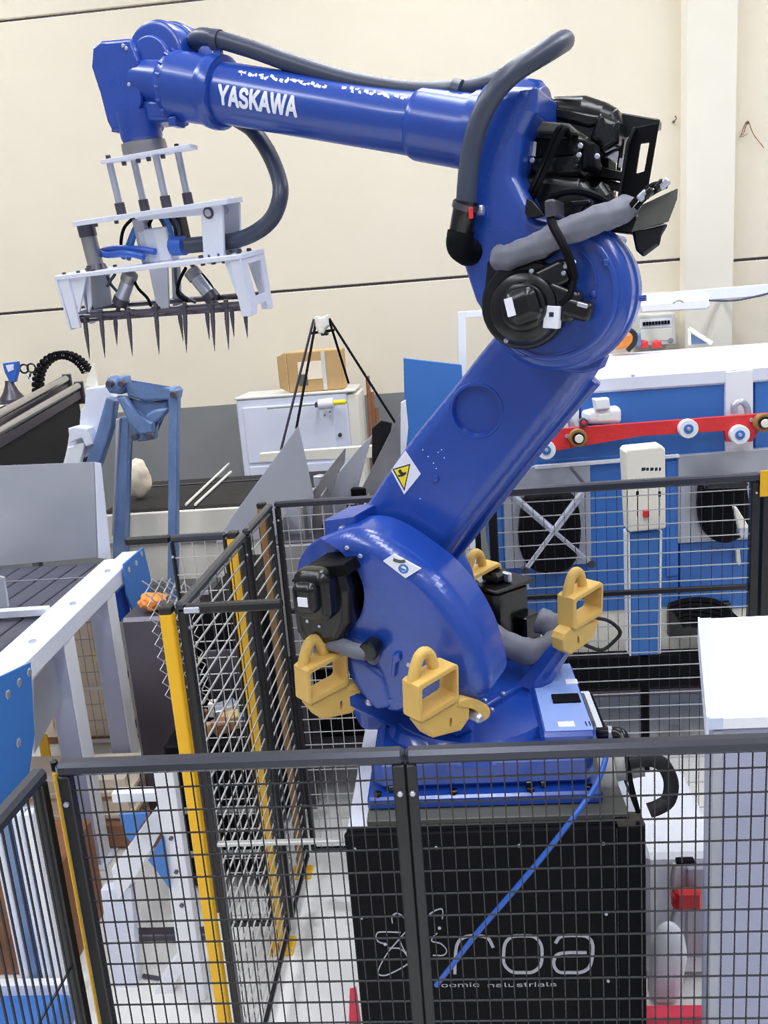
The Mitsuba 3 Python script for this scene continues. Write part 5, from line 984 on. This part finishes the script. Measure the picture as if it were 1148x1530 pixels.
hs('white_bar', [(388, 678), (560, 666), (562, 684), (388, 690)], 'm_offwhite', 5.6, .06)
zh = atY(430, 790, 4.6)[2]
add(K, 'frame', bb(-1.0, -.18, 4.4, 5.25, 0.9, zh-.02, .01), 'm_dark_steel'); add(K, 'apron', bb(-.98, -.2, 4.38, 4.40, 1.0, zh-.04, .004), 'm_steel')
for i in range(7): x = -.93+i*.115; add(K, 'divider', bb(x, x+.012, 4.42, 5.2, zh-.04, zh+.10+.06*(i % 3), .003), 'm_steel')
for i in range(16):
    p = np.array([rng.uniform(-.9, -.28), rng.uniform(4.6, 5.1), zh+rng.uniform(.04, .22)]); s_ = rng.uniform(.04, .10, 3)
    add(K, 'fitting', bx(p, s_, .006, rng.uniform(0, 90)), ('m_alu', 'm_offwhite', 'm_dark_steel', 'm_black_matt')[i % 4])
for x in (-.98, -.3):
    for y in (4.45, 5.15): add(K, 'leg', bb(x, x+.08, y, y+.08, 0, .9, .004), 'm_dark_steel')
add(K, 'lower_shelf', bb(-.98, -.2, 4.42, 5.24, .35, .40, .004), 'm_dark_steel')
K = thing('dark_machine_base', 'dark machine housing seen through the left side fence', 'machine')
add(K, 'body', bb(-1.42, -1.03, 4.3, 5.3, .05, 1.35, .02), 'm_black_matt'); add(K, 'panel', bb(-1.40, -1.05, 4.28, 4.30, .2, 1.1, .004), 'm_dark_steel'); add(K, 'plinth', bb(-1.4, -1.05, 4.35, 5.25, 0, .05, .002), 'm_grey')
single('equipment_rack', bb(-.86, -.33, 4.56, 5.05, .401, .84, .02), 'm_black_matt', 'black equipment case on the lower shelf under the hoppers', 'case')
# clutter in front of the linkage
K = thing('wire_roll', 'roll of loose wire netting leaning behind the wide yellow post', 'wire netting')
g = []
for i in range(11):
    pts = [atY(216+i*6.4+(3.4 if (k+i) % 2 else -3.4)+k*1.9, 868+k*9.5, 3.55)+[0, .02*((k+i) % 2)+.03*math.sin(i*.5), 0] for k in range(20)]
    g.append(tube(np.array(pts), .0035, 5))
add(K, 'strands', cat(g), 'm_wire_zinc', kind='stuff'); q = atY(287, 1060, 3.6)
add(K, 'core', cyl(atY(252, 900, 3.62), atY(285, 1055, 3.62)*[1, 1, 0], .05, k=16), 'm_dark_steel')
single('waste_bin', bb(-1.86, -1.48, 4.3, 4.62, .0, 1.30, .02), 'm_dark_steel', 'tall dark steel bin behind the short fence left of the cell', 'bin')
K = thing('orange_bag', 'orange rag lying on the tall dark steel bin', 'rag'); g = trimesh.creation.icosphere(3, 1); g.vertices *= (1+.5*(meshkit.noise(g.vertices*2.5+3)[:, None]-.5)); g.vertices = g.vertices*[.08, .07, .05]+[-1.70, 4.42, 1.352]; add(K, 'body', g, 'm_orange', 25)
K = thing('tool_trolley', 'dark cluttered trolley on the floor between the feed table and the yellow post', 'trolley')
add(K, 'body', bb(-1.5, -1.05, 3.75, 4.15, .10, .82, .01), 'm_black_matt')
for i in range(3): add(K, 'shelf_edge', bb(-1.51, -1.04, 3.73, 3.75, .2+i*.25, .23+i*.25, .003), 'm_grey')
for i in range(4): add(K, 'wheel', cyl([-1.45+.33*(i % 2), 3.8+.28*(i//2), .05], [-1.41+.33*(i % 2), 3.8+.28*(i//2), .05], .05, b=.008, k=16), 'm_rubber')
for i in range(12):
    p = np.array([rng.uniform(-1.45, -1.1), rng.uniform(3.8, 4.1), .82+rng.uniform(.02, .05)]); add(K, 'loose_part', bx(p, rng.uniform(.03, .10, 3), .006, rng.uniform(0, 90)), ('m_alu', 'm_brown', 'm_card', 'm_offwhite', 'm_blue_steel')[i % 5])
# long panel joint cable on the wall, marks on the wall
K = thing('wall_conduit', 'thin bent wire sticking out of the wall right of the column', 'wire'); add(K, 'wire', cat([pipe([(1105, 205), (1112, 198), (1118, 181), (1126, 200), (1142, 221)], 8.45, .0035, 6), pipe([(1113, 186), (1108, 204), (1117, 200)], 8.45, .0035, 6)]), 'm_brown'); add(K, 'anchor', discY(1118, 183, 8.46, .012, .04), 'm_dark_steel')
K = thing('wall_hook', 'small scrap of wire fixed on the wall left of the column', 'hook'); add(K, 'wire', pipe([(1008, 181), (1011, 177), (1009, 173)], 8.46, .005, 6), 'm_brown'); add(K, 'plug', discY(1008, 181, 8.46, .01, .04), 'm_dark_steel')
